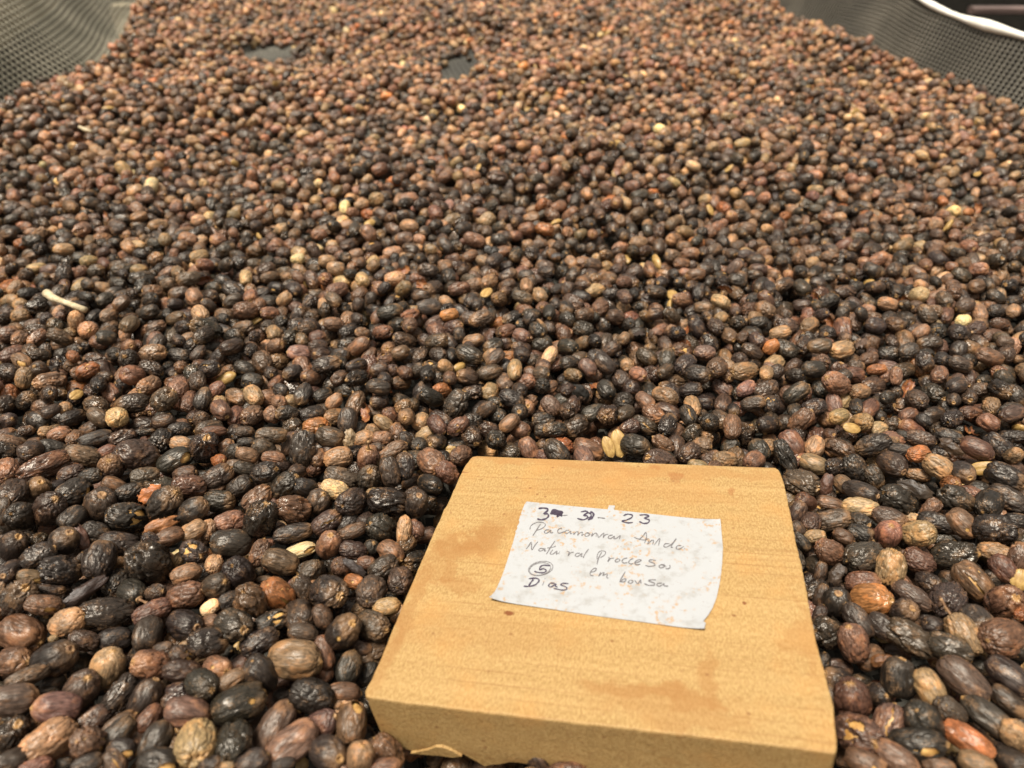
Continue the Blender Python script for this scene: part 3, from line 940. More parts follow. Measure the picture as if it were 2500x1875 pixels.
me = bpy.data.meshes.new('cherry_pile'); me.from_pydata([tuple(p) for p in pts], [], [])
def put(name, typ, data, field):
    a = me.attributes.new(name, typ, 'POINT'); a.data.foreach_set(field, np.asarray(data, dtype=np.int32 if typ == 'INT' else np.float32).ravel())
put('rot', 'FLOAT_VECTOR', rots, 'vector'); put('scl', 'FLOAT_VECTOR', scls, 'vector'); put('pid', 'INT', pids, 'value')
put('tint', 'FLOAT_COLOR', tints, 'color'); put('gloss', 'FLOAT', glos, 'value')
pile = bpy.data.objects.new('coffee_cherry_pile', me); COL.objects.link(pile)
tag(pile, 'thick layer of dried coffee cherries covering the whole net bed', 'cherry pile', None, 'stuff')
ng = bpy.data.node_groups.new('cherry_pile', 'GeometryNodeTree')
ng.interface.new_socket('Geometry', in_out='INPUT', socket_type='NodeSocketGeometry'); ng.interface.new_socket('Geometry', in_out='OUTPUT', socket_type='NodeSocketGeometry')
gi, go = ng.nodes.new('NodeGroupInput'), ng.nodes.new('NodeGroupOutput'); join = ng.nodes.new('GeometryNodeJoinGeometry')
def named(n, t):
    x = ng.nodes.new('GeometryNodeInputNamedAttribute'); x.data_type = t; x.inputs['Name'].default_value = n; return x.outputs['Attribute']
a_rot, a_scl, a_pid = named('rot', 'FLOAT_VECTOR'), named('scl', 'FLOAT_VECTOR'), named('pid', 'INT')
e2r = ng.nodes.new('FunctionNodeEulerToRotation'); ng.links.new(a_rot, e2r.inputs[0])
for n, i in pid_of.items():
    cmpn = ng.nodes.new('FunctionNodeCompare'); cmpn.data_type = 'INT'; cmpn.operation = 'EQUAL'
    ng.links.new(a_pid, cmpn.inputs[2]); cmpn.inputs[3].default_value = i
    oi = ng.nodes.new('GeometryNodeObjectInfo'); oi.transform_space = 'ORIGINAL'; oi.inputs['Object'].default_value = PROTO[n]; oi.inputs['As Instance'].default_value = False
    iop = ng.nodes.new('GeometryNodeInstanceOnPoints')
    ng.links.new(gi.outputs[0], iop.inputs['Points']); ng.links.new(cmpn.outputs[0], iop.inputs['Selection'])
    ng.links.new(oi.outputs['Geometry'], iop.inputs['Instance']); ng.links.new(e2r.outputs[0], iop.inputs['Rotation']); ng.links.new(a_scl, iop.inputs['Scale'])
    ng.links.new(iop.outputs[0], join.inputs[0])
ng.links.new(join.outputs[0], go.inputs[0])
md = pile.modifiers.new('pile', 'NODES'); md.node_group = ng

# ------------------------------------------------------------------ the wooden block with its paper note
def wood_material():
    t = NT('sawn_wood'); co = t.coord()                  # metres: x across, y away, z up
    warp = t.noise(co, 22, 3, .5)
    band = t.noise(t.mapping(co, (3, 210, 60)), 1.0, 3, .55)
    fuzz = t.noise(t.mapping(co, (1250, 560, 900), rot=(0, 0, R(-4))), 1.0, 3, .65)
    tone = t.noise(co, 35, 4, .6)
    grit = t.noise(co, 420, 5, .75)
    c = t.mix(t.ramp(fuzz, .34, .66), (.270, .162, .054), (.385, .250, .100))
    c = t.mix(t.math('MULTIPLY', t.ramp(grit, .50, .70), .45), c, (.20, .098, .032))
    c = t.mix(t.math('MULTIPLY', t.ramp(t.noise(co, 950, 3, .6), .56, .70), .5), c, (.20, .092, .030))
    c = t.mix(t.math('MULTIPLY', t.ramp(band, .40, .70), .20), c, (.47, .31, .13))
    c = t.mix(t.math('MULTIPLY', t.ramp(tone, .48, .72), .40), c, (.40, .20, .058))
    lines = t.noise(t.mapping(co, (9, 760, 120)), 1.0, 3, .55)
    c = t.mix(t.math('MULTIPLY', t.ramp(lines, .58, .66), .55), c, (.24, .125, .042))
    sx = t.new('ShaderNodeSeparateXYZ'); t.l.new(co, sx.inputs[0])
    def stain(px, py, rx, ry, amt, col, warpamt=.02, freq=60.0):
        p = px_to_board(px, py)
        wx = t.math('ADD', sx.outputs[0], t.math('MULTIPLY', t.math('SUBTRACT', t.noise(co, freq, 4, .6), .5), warpamt*2))
        wy = t.math('ADD', sx.outputs[1], t.math('MULTIPLY', t.math('SUBTRACT', t.noise(t.mapping(co, loc=(3, 1, 2)), freq, 4, .6), .5), warpamt*2))
        dx = t.math('DIVIDE', t.math('SUBTRACT', wx, float(p[0])), rx); dy = t.math('DIVIDE', t.math('SUBTRACT', wy, float(p[1])), ry)
        d = t.math('SQRT', t.math('ADD', t.math('MULTIPLY', dx, dx), t.math('MULTIPLY', dy, dy)))
        nonlocal c
        c = t.mix(t.math('MULTIPLY', t.ramp(d, 1.15, .55), amt), c, col)
    O = (.255, .118, .033)
    stain(1180, 1310, .011, .012, .68, O); stain(1125, 1345, .014, .007, .65, O); stain(1085, 1400, .006, .010, .5, O); stain(1060, 1370, .006, .018, .35, O)
    stain(1340, 1270, .030, .008, .35, O); stain(1600, 1692, .030, .004, .60, O, .012); stain(1745, 1660, .006, .010, .5, O); stain(1660, 1735, .03, .006, .35, O)
    stain(1450, 1160, .03, .008, .30, (.34, .16, .05)); stain(1960, 1560, .004, .03, .3, O); stain(1150, 1540, .05, .01, .20, O)
    stain(1300, 1125, .05, .004, .55, (.30, .145, .045), .010); stain(1650, 1150, .06, .006, .45, (.30, .145, .045), .012); stain(1540, 1200, .06, .010, .30, (.33, .16, .05), .015)
    stain(1000, 1480, .004, .03, .45, O, .012); stain(940, 1600, .005, .02, .4, O, .01); stain(1120, 1420, .012, .006, .45, O, .012)
    D = (.15, .045, .012)
    stain(1243, 1497, .0024, .0013, .95, D, .0010, 300); stain(1817, 1472, .0010, .0010, .9, D, .0006, 300); stain(1792, 1503, .0009, .0006, .7, D, .0005, 300)
    stain(1650, 1165, .0035, .005, .55, (.24, .085, .022), .004, 200); stain(1600, 1140, .004, .0025, .45, (.24, .085, .022), .004, 200); stain(1785, 1200, .0016, .004, .5, (.24, .085, .022), .003, 200); stain(1132, 1154, .003, .001, .6, D, .002, 300)
    vo = t.new('ShaderNodeTexVoronoi'); t.put(vo, 'Vector', co); t.put(vo, 'Scale', 230.0)
    vr = t.new('ShaderNodeSeparateColor'); t.l.new(vo.outputs['Color'], vr.inputs[0])
    sp = t.math('MULTIPLY', t.ramp(vo.outputs['Distance'], .22, .08), t.ramp(vr.outputs[0], .80, .95))
    c = t.mix(t.math('MULTIPLY', sp, .65), c, (.17, .065, .020))
    t.put(t.b, 'Base Color', c); t.put(t.b, 'Roughness', .62); t.put(t.b, 'Specular IOR Level', .3)
    h = t.math('ADD', t.math('ADD', fuzz, grit), t.math('MULTIPLY', band, .9)); t.put(t.b, 'Normal', t.bump(h, .00030, .8)); return t.m
M_WOOD = wood_material()
Lb = abs(bpoly[2][1])
far = [(1148, 1119), (1153, 1114.5), (1163, 1112.5)] + [(x, 1112.5 + (x-1165)*.0405 + (0 if x < 1700 else -(x-1700)*.004)) for x in range(1180, 1890, 14)] + [(1893, 1141), (1901, 1146), (1906, 1154)]
right = [(1909, 1163), (1916, 1183), (1923, 1215), (1930, 1250), (1937, 1285), (1943, 1321), (1951, 1350), (1958, 1378), (1967, 1425), (1976, 1475), (1988, 1535), (1994, 1570), (2007, 1615), (2019, 1660), (2031, 1705), (2037, 1740), (2041, 1785), (2043.5, 1825), (2042, 1834), (2036, 1839)]
near = [(2024, 1838), (1985, 1832), (1930, 1825), (1880, 1818), (1830, 1812), (1770, 1805), (1710, 1798.5), (1650, 1792), (1590, 1785), (1530, 1778), (1470, 1771), (1410, 1765), (1350, 1758), (1290, 1751), (1240, 1745), (1190, 1740), (1140, 1733), (1095, 1728), (1050, 1722), (1010, 1718), (975, 1713), (945, 1709), (920, 1705), (903, 1703)]
left = [(892, 1699), (891, 1688), (896, 1676), (907, 1658), (920, 1628), (938, 1585), (955, 1543), (971, 1505), (988, 1464), (1005, 1424), (1024, 1380), (1042, 1338), (1059, 1298), (1076, 1262), (1083, 1243), (1088, 1237), (1100, 1212), (1116, 1176), (1132, 1142)]
NEARSET = (len(far)+len(right), len(far)+len(right)+len(near))
outl = np.array([px_to_board(*p) for p in far+right+near+left])
def front_sd(px, py):
    q = B_O + by*bpoly[3][1]; d = ray(px, py); nrm = np.cross(bx*(bpoly[2][0]-bpoly[3][0]) + by*(bpoly[2][1]-bpoly[3][1]), bn)
    t = ((q + bx*bpoly[3][0] - EYE) @ nrm)/(d @ nrm); p = EYE + d*t - B_O; return p @ bx, -(p @ bn)
fpts = [front_sd(*p) for p in ((893, 1722), (903, 1775), (920, 1792), (935, 1803), (967, 1822), (1003, 1838), (1030, 1830), (1050, 1821), (1075, 1816), (1105, 1830), (1130, 1843), (1180, 1873))]
fs = np.array([p[0] for p in fpts] + [fpts[-1][0]+.012, 1]); fd = np.array([p[1] for p in fpts] + [THICK, THICK])
n = len(outl); cen = outl.mean(0); dep = np.full(n, THICK)
for i in range(n):
    if NEARSET[0] <= i < NEARSET[1]: dep[i] = np.interp(outl[i][0], fs, fd)
    elif i >= NEARSET[1]: dep[i] = .004 + .012*min(1, (i-NEARSET[1])/12) + .003*random.random()
# subdivide the near edge bottom by adding the traced break points
ext = []; exd = []
for i in range(n):
    ext.append(outl[i]); exd.append(dep[i])
    j = (i+1) % n; seg = np.linalg.norm(outl[j]-outl[i]); m = int(seg/.0022)
    for q in range(1, m):
        p = outl[i]+(outl[j]-outl[i])*q/m; nrm = np.array([-(outl[j]-outl[i])[1], (outl[j]-outl[i])[0]])/seg
        ext.append(p + nrm*random.gauss(0, .00009))
        exd.append(np.interp(p[0], fs, fd)+random.gauss(0, .0002) if NEARSET[0] <= i < NEARSET[1]-1 else dep[i]+(dep[j]-dep[i])*q/m)
outl = np.array(ext); dep = np.array(exd); n = len(outl); inw = cen-outl; inw /= np.linalg.norm(inw, axis=1)[:, None]
V = []; rings = [(.0007, lambda d: 0), (.0002, lambda d: .00025), (0, lambda d: .0009), (0.0004, lambda d: .5*d), (.0006, lambda d: d), (None, lambda d: THICK+.0005)]
for ins, fz in rings:
    for i in range(n):
        off = ins if ins is not None else .0006 + (THICK-min(THICK, dep[i]))*1.3
        p = outl[i] + inw[i]*off; V.append((p[0], p[1], -max(fz(dep[i]), 0)))
F = [tuple(range(n))]
for r in range(len(rings)-1):
    for i in range(n): F.append((r*n+i, (r+1)*n+i, (r+1)*n+(i+1) % n, r*n+(i+1) % n))
F.append(tuple(range((len(rings)-1)*n, len(rings)*n))[::-1])
if (outl[1]-outl[0])[0]*(outl[2]-outl[1])[1] - 0 == 0: pass
block = bpy.data.objects.new('wooden_block', None); COL.objects.link(block); block.empty_display_size = .02
Bm = Matrix([[bx[0], by[0], bn[0], B_O[0]], [bx[1], by[1], bn[1], B_O[1]], [bx[2], by[2], bn[2], B_O[2]], [0, 0, 0, 1]])
block.matrix_world = Bm
tag(block, 'tan wooden block with a handwritten white paper note, lying on the coffee cherries', 'wooden block')
bo = mesh_obj('block_body', V, F, M_WOOD, block, False)
bmm = bmesh.new(); bmm.from_mesh(bo.data); bmesh.ops.recalc_face_normals(bmm, faces=bmm.faces); bmm.to_mesh(bo.data); bmm.free()
# splinter at the broken lower edge
def front_pt(px, py, proud):
    s, d = front_sd(px, py); y = np.interp(s, [bpoly[3][0], bpoly[2][0]], [bpoly[3][1], bpoly[2][1]]); return (s, y-proud, -d)
fl = [(1003, 1837), (1025, 1832), (1048, 1828), (1064, 1821), (1080, 1822), (1104, 1831), (1128, 1844), (1105, 1847), (1075, 1842), (1040, 1840)]
Vf = [front_pt(*p, .0005) for p in fl] + [front_pt(p[0], p[1]-2, -.004) for p in fl]; m = len(fl)
mesh_obj('wood_splinter', Vf, [tuple(range(m)), tuple(range(m, 2*m))[::-1]] + [(i, i+m, (i+1) % m+m, (i+1) % m) for i in range(m)], M_WOOD, block, False)

def paper_material():
    t = NT('stained_paper'); co = t.coord()
    a = t.noise(co, 130, 5, .65); b = t.noise(co, 420, 3, .6); g = t.noise(co, 60, 4, .6)
    c = t.mix(t.ramp(a, .50, .70), (.335, .34, .345), (.275, .27, .26))
    c = t.mix(t.math('MULTIPLY', t.math('MULTIPLY', t.ramp(b, .52, .66), t.ramp(g, .46, .60)), .85), c, (.34, .21, .10))
    c = t.mix(t.math('MULTIPLY', t.ramp(t.noise(co, 700, 2), .68, .74), .5), c, (.22, .17, .13))
    t.put(t.b, 'Base Color', c); t.put(t.b, 'Roughness', .55); t.put(t.b, 'Normal', t.bump(t.noise(co, 300, 3), .0002, .4)); return t.m
def ink(name, col):
    t = NT(name); t.put(t.b, 'Base Color', (*col, 1)); t.put(t.b, 'Roughness', .5); return t.m
M_PAPER = paper_material(); M_INK = ink('felt_pen_ink', (.045, .034, .055)); M_PEN = ink('ballpoint_ink', (.125, .115, .118))
po = [(515, 487), (780, 513), (1060, 540), (1070, 513), (1110, 515), (1104, 544), (1460, 580), (1820, 615), (1826, 660), (1832, 730), (1838, 800), (1833, 900), (1825, 980), (1812, 1060), (1795, 1135), (1770, 1200), (1742, 1250), (1705, 1300), (1722, 1311), (1713, 1360), (1300, 1300), (1000, 1259), (650, 1209), (265, 1157), (282, 1132), (300, 1105), (330, 1035), (355, 970), (380, 895), (405, 815), (422, 762), (440, 700), (438, 690), (452, 668), (450, 655), (466, 628), (462, 612), (474, 575), (490, 530), (503, 500)]
pb = np.array([px_to_board(1100+x/2.765, 1050+y/2.765) for x, y in po])
PZ = .00012
pcor = [px_to_board(1100+x/2.765, 1050+y/2.765) for x, y in ((265, 1157), (1713, 1360), (1820, 615), (1838, 830))]
def paper_z(x, y): return PZ + sum(h_*math.exp(-math.hypot(x-p_[0], y-p_[1])/.0045) for h_, p_ in zip((.0022, .0014, .0012, .0008), pcor)) + .00010*(1+math.sin(x*110+y*40)) + .0001*(1+math.sin(y*90-x*30))
bmp = bmesh.new(); vv = [bmp.verts.new((p[0], p[1], 0)) for p in pb]; f = bmp.faces.new(vv)
bmesh.ops.triangulate(bmp, faces=[f]); 
for _ in range(5): bmesh.ops.subdivide_edges(bmp, edges=[e for e in bmp.edges if e.calc_length() > .003], cuts=1)
bmesh.ops.triangulate(bmp, faces=bmp.faces)
for v in bmp.verts: v.co.z = paper_z(v.co.x, v.co.y)
bmesh.ops.recalc_face_normals(bmp, faces=bmp.faces)
if sum(fc.normal.z for fc in bmp.faces) < 0: bmesh.ops.reverse_faces(bmp, faces=bmp.faces)
mep = bpy.data.meshes.new('paper_note'); bmp.to_mesh(mep); bmp.free(); mep.materials.append(M_PAPER)
paper = bpy.data.objects.new('paper_note', mep); COL.objects.link(paper); paper.parent = block
sol = paper.modifiers.new('thickness', 'SOLIDIFY'); sol.thickness = .00010; sol.offset = -1
paper['label'] = 'stained white paper note with handwriting'
STROKES = [  # width, points (traced in the photograph, mapped on to the block's top)
 (15, '260 175 310 170 350 178 348 197 312 224 350 226 358 250 330 275 285 285 248 276'),
 (7, '505 212 480 195'), (6, '495 242 520 240 545 238'),
 (13, '675 207 725 200 745 213 702 240 738 246 742 264 700 284 640 270'), (19, '768 208 795 218 800 242 782 268 745 286'), (13, '742 214 772 226 776 252 748 268'),
 (8, '840 263 875 266 915 272'),
 (12, '1095 246 1132 231 1180 240 1172 266 1122 288 1080 300 1138 315 1188 311'), (13, '1252 240 1310 236 1346 250 1300 270 1346 286 1336 314 1290 320 1250 302'),
 (8, '280 325 245 380 205 440'), (6, '175 380 188 343 232 315 290 308 326 326 318 352 280 376 245 386'),
 (7, '372 384 340 382 318 400 332 416 366 400 382 385 376 410 405 408'), (7, '492 370 470 368 448 390 456 412 482 410 522 396'),
 (6, '562 385 535 386 520 405 540 418 576 394 572 418 592 414'), (6, '610 402 605 428 630 402 650 404 645 434 668 410 692 406 685 436 708 422'),
 (6, '735 410 715 430 730 446 760 430 750 410 735 412 775 425'), (6, '792 410 780 446 806 420 830 416 825 450'), (6, '840 420 850 456 880 430 905 410'),
 (6, '905 415 895 460 916 432 946 425'), (7, '990 434 955 440 945 462 970 468 1006 444 1000 470 1030 464 1062 440 1052 476'),
 (7, '1245 482 1285 445 1315 408 1320 460 1300 516'), (6, '1195 455 1240 473 1300 483 1346 468'), (6, '1345 485 1333 526 1366 490 1390 486 1380 530'), (6, '1395 536 1420 500 1452 468 1437 542'),
 (8, '1548 520 1505 520 1490 545 1520 552 1570 520 1612 468 1562 548 1580 555'), (8, '1662 538 1625 540 1612 565 1640 573 1688 545'), (7, '1697 560 1690 577'),
 (7, '140 572 165 540 190 505 195 580 225 535 256 498'), (7, '312 565 280 565 262 582 285 590 326 565 318 590 336 585'), (8, '422 490 375 560 338 622'), (6, '345 561 400 552 432 540'),
 (7, '402 575 375 614 400 620 442 590 435 620 458 608'), (6, '470 590 460 622'), (7, '540 590 562 600 550 636 576 606 606 600'), (7, '667 610 635 612 620 635 645 642 686 612 676 640 692 640'), (7, '752 568 716 620 698 658'),
 (10, '882 600 850 660 834 722'), (6, '835 672 840 620 870 590 916 595 910 626 868 656'), (7, '945 655 957 660 940 696 966 666 1002 660'), (7, '1030 670 1010 690 1030 700 1060 685 1045 668 1030 672'),
 (8, '1132 660 1095 670 1080 695 1100 710 1132 705'), (8, '1192 665 1160 680 1145 705 1165 720 1192 715'), (8, '1200 715 1245 700 1270 685 1240 680 1205 705 1220 728 1262 722'),
 (9, '1414 685 1360 680 1345 695 1396 715 1400 735 1350 745 1308 735'), (8, '1470 725 1445 740 1455 760 1490 750 1495 730 1470 728 1516 745'), (8, '1547 730 1552 755 1525 770 1508 760'),
 (8, '765 800 810 790 830 765 805 762 775 790 768 825 802 835'), (7, '872 800 850 838 880 810 905 805 890 832 936 815 930 850 948 860'), (10, '1112 795 1075 860 1060 895 1095 870 1120 870 1105 895 1068 896'),
 (8, '1160 880 1140 900 1165 912 1190 890 1165 880'), (8, '1205 882 1235 916 1262 878 1266 916'), (10, '1414 880 1365 878 1340 890 1396 910 1396 930 1340 932 1298 915'), (8, '1472 910 1430 915 1425 935 1455 940 1492 915 1490 935 1534 940'),
 (12, '376 736 320 730 285 741 270 775 310 765 336 785 310 805 250 801 218 790'),
 (13, '165 866 240 860 266 885 230 925 170 942 115 940'), (14, '212 872 187 902 165 936'), (9, '316 893 300 932'), (9, '322 868 326 862'), (11, '422 910 380 910 360 935 385 946 432 915 426 940 448 946'),
 (11, '557 912 500 910 480 925 530 945 536 970 490 976 440 966 408 960')]
def catmull(P, k=5):
    P = np.asarray(P, float); Q = np.vstack([2*P[0]-P[1], P, 2*P[-1]-P[-2]]); out = []
    for i in range(1, len(Q)-2):
        for s in np.linspace(0, 1, k, endpoint=False):
            a, b, c, d = Q[i-1], Q[i], Q[i+1], Q[i+2]
            out.append(.5*((2*b)+(-a+c)*s+(2*a-5*b+4*c-d)*s*s+(-a+3*b-3*c+d)*s**3))
    out.append(P[-1]); return np.array(out)
hw = {M_INK: ([], []), M_PEN: ([], [])}
def ribbon(P, width, mat):
    C = catmull(P) if len(P) > 2 else np.asarray(P, float); V, F = hw[mat]; base = len(V)
    for i in range(len(C)):
        t = C[min(i+1, len(C)-1)]-C[max(i-1, 0)]; t = t/(np.linalg.norm(t)+1e-9); nn = np.array([-t[1], t[0]])
        w = width*.5*(1 + .22*math.sin(i*.9+base))*(.55 if i in (0, len(C)-1) else 1)
        for sgn in (-1, 1):
            q = C[i]+nn*w*sgn; p = px_to_board(1250+q[0]/4.022, 1200+q[1]/4.022); V.append((p[0], p[1], paper_z(*p)+.00016))
    for i in range(len(C)-1): F.append((base+2*i, base+2*i+1, base+2*i+3, base+2*i+2))
for w, s in STROKES:
    v = [float(x) for x in s.split()]; P = list(zip(v[::2], v[1::2])); ribbon(P, w if w >= 9 else w*1.15, M_INK if w >= 11 or w == 9 and s.startswith('3') else M_PEN)
for k, (rx, ry) in enumerate(((122, 68), (106, 60))):
    P = [(282 - 6*k + rx*math.cos(a)*math.cos(.22) + ry*math.sin(a)*math.sin(.22), 763 + k*5 - rx*math.cos(a)*math.sin(.22) + ry*math.sin(a)*math.cos(.22)) for a in np.linspace(.4*k, 6.4+.4*k, 22)]
    ribbon(P, 6, M_PEN)
for k in range(9): ribbon([(382+9*math.sin(k), 232-k*1.5), (400 + k*4, 190+k*5), (452+k*5, 196+k*6), (494-k*3, 214+k*3), (440, 258-k*3)], 17, M_INK)
for mname, (V, F) in (('date_writing', hw[M_INK]), ('pen_writing', hw[M_PEN])):
    o = mesh_obj(mname, V, F, M_INK if mname[0] == 'd' else M_PEN, paper, False)
    bmm = bmesh.new(); bmm.from_mesh(o.data)
    for fc in bmm.faces:
        if fc.normal.z < 0: fc.normal_flip()
    bmm.to_mesh(o.data); bmm.free()

# ------------------------------------------------------------------ the net bed
def plain(name, c1, c2, scale, rough, bump=.0, stretch=(1, 1, 1)):
    t = NT(name); co = t.mapping(t.coord(), stretch); nn = t.noise(co, scale, 5, .6)
    t.put(t.b, 'Base Color', t.mix(t.ramp(nn, .35, .68), c1, c2)); t.put(t.b, 'Roughness', rough)
    if bump: t.put(t.b, 'Normal', t.bump(nn, bump, .6))
    return t.m
M_NET = plain('black_net', (.040, .037, .029), (.085, .078, .060), 9, .8); M_NETL = plain('pale_net', (.15, .138, .098), (.27, .245, .180), 9, .6)  # left side net gets a lighter colour than the floor net
M_HEM = plain('white_cloth_hem', (.74, .70, .60), (.84, .81, .74), 60, .8, .001)
M_RAIL = plain('weathered_rail', (.36, .30, .19), (.50, .42, .28), 12, .7, .002, (1, 1, 8))
M_BAR = plain('brown_metal_bar', (.10, .065, .055), (.15, .10, .085), 14, .45)
M_GROUND = plain('black_ground_cloth', (.006, .0055, .005), (.012, .011, .009), 30, .9)
bed = bpy.data.objects.new('drying_bed', None); COL.objects.link(bed); bed.location = (BED_L[0]*.5+BED_R[0]*.5, .9, -.85)
tag(bed, 'raised drying bed of black plastic net with turned up sides and white hem', 'drying bed')
def W2(s, a):      # bed coordinates (along, across) -> world xy
    return BED_DIR[0]*s + BED_NRM[0]*a, BED_DIR[1]*s + BED_NRM[1]*a
def to_bed(o): o.parent = bed; o.matrix_parent_inverse = Matrix.Translation(-bed.location)
def net(name, f, s0, s1, vlen, cu, cv, mat=None, hu=.62, hv=.80):
    nu, nv = int((s1-s0)/cu), int(vlen/cv); G = np.zeros((nu+1, nv+1, 3))
    for j in range(nv+1):
        for i in range(nu+1): G[i, j] = f(s0+(s1-s0)*i/nu, j/nv)
    du = np.gradient(G, axis=0); dv = np.gradient(G, axis=1); N = np.cross(du, dv); N /= np.linalg.norm(N, axis=2)[..., None]+1e-12
    N = np.where(N[..., 2:3] < 0, -N, N)
    G2 = G + N*.0007; C = (G[:-1, :-1]+G[1:, :-1]+G[1:, 1:]+G[:-1, 1:])/4; Nc = N[:-1, :-1]
    V = [G2.reshape(-1, 3)]; off = (nu+1)*(nv+1); corners = (G[:-1, :-1], G[1:, :-1], G[1:, 1:], G[:-1, 1:]); 
    Du = (G[1:, :-1]-G[:-1, :-1]+G[1:, 1:]-G[:-1, 1:])/4; Dv = (G[:-1, 1:]-G[:-1, :-1]+G[1:, 1:]-G[1:, :-1])/4
    for a_, b_ in ((-1, -1), (1, -1), (1, 1), (-1, 1)): V.append((C + Du*a_*hu + Dv*b_*hv - Nc*.0006).reshape(-1, 3))
    nc = nu*nv; idx = np.arange(off).reshape(nu+1, nv+1); cid = np.arange(nc)
    oc = [idx[:-1, :-1].ravel(), idx[1:, :-1].ravel(), idx[1:, 1:].ravel(), idx[:-1, 1:].ravel()]
    Fq = [np.stack([oc[k], oc[(k+1) % 4], off+((k+1) % 4)*nc+cid, off+k*nc+cid], 1) for k in range(4)]
    V = np.vstack(V); Fq = np.vstack(Fq)
    me = bpy.data.meshes.new(name); me.vertices.add(len(V)); me.vertices.foreach_set('co', V.astype(np.float32).ravel())
    me.loops.add(len(Fq)*4); me.loops.foreach_set('vertex_index', Fq.astype(np.int32).ravel())
    me.polygons.add(len(Fq)); me.polygons.foreach_set('loop_start', np.arange(0, len(Fq)*4, 4, dtype=np.int32))
    me.update(calc_edges=True); me.shade_smooth(); me.materials.append(mat or M_NET)
    o = bpy.data.objects.new(name, me); COL.objects.link(o); to_bed(o); return o
S0, S1 = -.35, 2.25
def prof(points):
    P = np.array(points, float); d = np.r_[0, np.cumsum(np.linalg.norm(np.diff(P, axis=0), axis=1))]
    return lambda v: (np.interp(v*d[-1], d, P[:, 0]), np.interp(v*d[-1], d, P[:, 1])), d[-1]
pl, ll = prof([(.10, FLOOR+.001), (.04, FLOOR+.007), (.0, -.012), (-.016, .012), (-.036, .045), (-.058, .082), (-.070, .105)])
pr, lr = prof([(-.10, FLOOR+.001), (-.04, FLOOR+.007), (.0, -.012), (.010, .012), (.020, .038), (.030, .0655)])
def f_left(s, v):
    a, z = pl(v); k = v*v; a += k*(.007*math.sin(s*14+1) + .004*math.sin(s*31)); z += k*.005*math.sin(s*9+2); x, y = W2(s, across_l+a+bulge(s)*(1-v*.8)); return (x, y, z+sag(y)*(1-v)**2)
def f_right(s, v):
    a, z = pr(v); k = v; a += k*(.010*math.sin(s*17+2.0) + .004*math.sin(s*37)); z += k*k*(.004*math.sin(s*13+.5)); x, y = W2(s, across_r+a); return (x, y, z+sag(y)*(1-v)**2)
def f_floor(s, v):
    x, y = W2(s, across_l+.09 + v*(across_r-across_l-.18)); return (x, y, FLOOR + sag(y) - .001*(1+math.sin(s*6)*math.sin(v*9)))
M_NETR = plain('grey_black_net', (.09, .080, .060), (.17, .150, .115), 9, .5)
net('net_floor', f_floor, S0, S1, across_r-across_l-.18, .0080, .0080, None, .72, .72)
tag(net('net_side', f_left, S0, S1, ll, .0112, .0066, M_NETL), 'olive grey net side at the upper left')
tag(net('net_side', f_right, S0, S1, lr, .0072, .0052, M_NETR), 'black net side rising to a white hem at the upper right')
# white hem: a rolled cloth edge
def hem(f, name):
    pts = []; rad = []; n = 150
    for i in range(n+1):
        s = S0+(S1-S0)*i/n; p = np.array(f(s, 1.0)); p[2] += .004 + .0015*math.sin(s*40); pts.append(p); rad.append(.0041+.0011*math.sin(s*23+1)+.0010*math.sin(s*61))
    V, F = tube(pts, rad, 12); o = mesh_obj(name, V, F, M_HEM); to_bed(o)
    return o
tag(hem(f_right, 'white_hem'), 'bright white rolled cloth hem'); hem(f_left, 'white_hem')
def bar(name, p, q, w, h, mat, parent_bed=True, bev=.003):
    p, q = Vector(p), Vector(q); d = (q-p).normalized(); side = d.cross(Vector((0, 0, 1)))
    side = side.normalized() if side.length > .1 else Vector((1, 0, 0)); up = side.cross(d)
    prof8 = [(-w/2+bev, -h/2), (w/2-bev, -h/2), (w/2, -h/2+bev), (w/2, h/2-bev), (w/2-bev, h/2), (-w/2+bev, h/2), (-w/2, h/2-bev), (-w/2, -h/2+bev)]
    V = [c + side*a + up*b for c in (p, q) for a, b in prof8]
    F = [(k, (k+1) % 8, (k+1) % 8+8, k+8) for k in range(8)] + [tuple(range(8))[::-1], tuple(range(8, 16))]
    o = mesh_obj(name, V, F, mat, None, False)
    if parent_bed: to_bed(o)
    return o
xl0, yl0 = W2(S0, across_l-.098); xl1, yl1 = W2(S1, across_l-.098)
bar('side_rail', (xl0, yl0, .045), (xl1, yl1, .045), .024, .085, M_RAIL)
xr0, yr0 = W2(S0, across_r+.062); xr1, yr1 = W2(S1, across_r+.062)
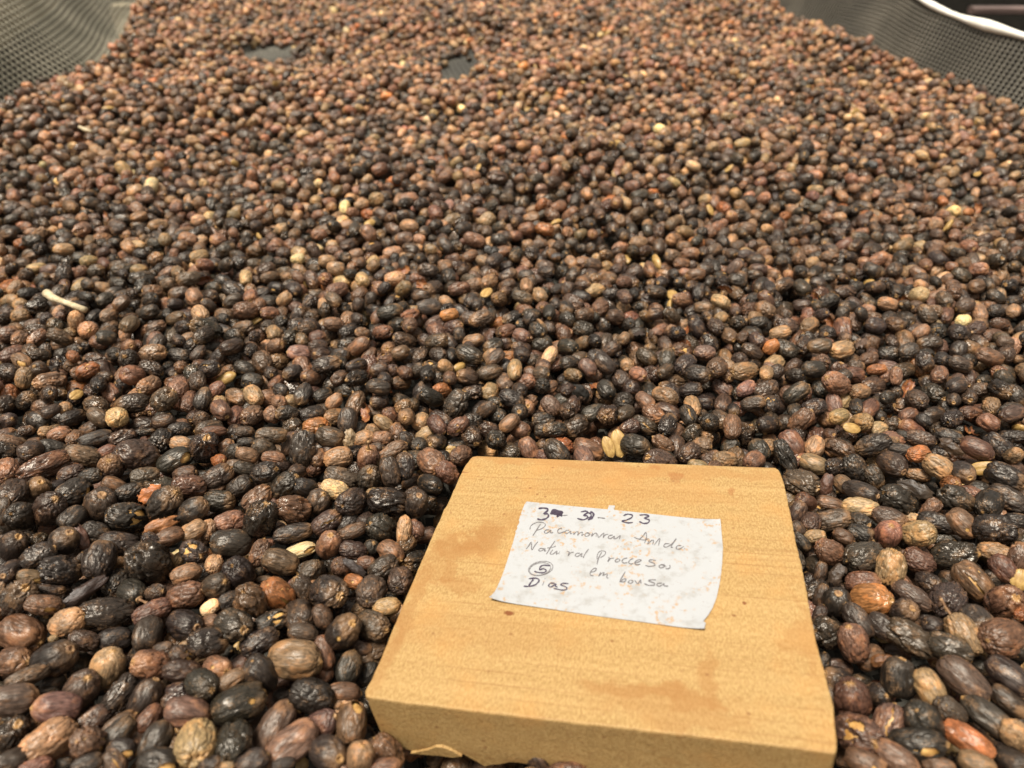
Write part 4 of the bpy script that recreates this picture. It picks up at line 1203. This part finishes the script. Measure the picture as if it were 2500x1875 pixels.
bar('side_rail', (xr0, yr0, -.055), (xr1, yr1, -.055), .03, .05, M_BAR)
for s in (-.2, 2.1):
    for a in (across_l-.098, across_r+.062):
        x, y = W2(s, a); bar('leg', (x, y, -.85), (x, y, -.082), .05, .05, M_RAIL)
ground = mesh_obj('ground', [(-60, -60, -.85), (60, -60, -.85), (60, 60, -.85), (-60, 60, -.85)], [(0, 1, 2, 3)], M_GROUND, None, False)
tag(ground, kind='structure'); M_GROUND.node_tree.nodes['Principled BSDF'].inputs['Specular IOR Level'].default_value = 0
# brown rail of the next bed, upper right corner
rl = bpy.data.objects.new('rail_on_posts', None); COL.objects.link(rl); rl.location = (1.5, 2.18, -.85)
tag(rl, 'blurred brown rail behind the white hem in the upper right corner', 'rail')
pb_ = on_z(2460, 25, -.14)
for nm, p, q, w, h in (('rail_bar', (pb_[0]-.10, pb_[1], -.14), (pb_[0]+1.0, pb_[1], -.14), .03, .017), ('post', (pb_[0]+.5, pb_[1], -.85), (pb_[0]+.5, pb_[1], -.15), .04, .04), ('post', (pb_[0]+.95, pb_[1], -.85), (pb_[0]+.95, pb_[1], -.15), .04, .04)):
    o = bar(nm, p, q, w, h, M_BAR, False); o.parent = rl; o.matrix_parent_inverse = Matrix.Translation(-rl.location)

# ------------------------------------------------------------------ small litter
M_TWIG = plain('pale_twig', (.36, .28, .16), (.55, .46, .30), 300, .7, .001)
def twig(name, pix, z, rad, label, grp=None):
    P = [on_z(px, py, zz) for (px, py), zz in zip(pix, z)]; c = P[0]
    V, F = tube([np.array(p)-c for p in P], rad, 9); o = mesh_obj(name, V, F, M_TWIG); o.location = c; tag(o, label, 'twig', grp); return o
twig('twig', [(114, 716), (128, 727), (150, 735), (180, 746), (209, 757)], [.013, .013, .0125, .012, .010], [.0031, .0026, .0019, .0020, .0021], 'thick pale straw-coloured twig lying on the cherries at the left edge')
twig('twig', [(194, 310), (207, 316), (222, 321)], [.016, .016, .016], [.0016, .0018, .0015], 'tiny pale splinter of twig near the upper left net side')
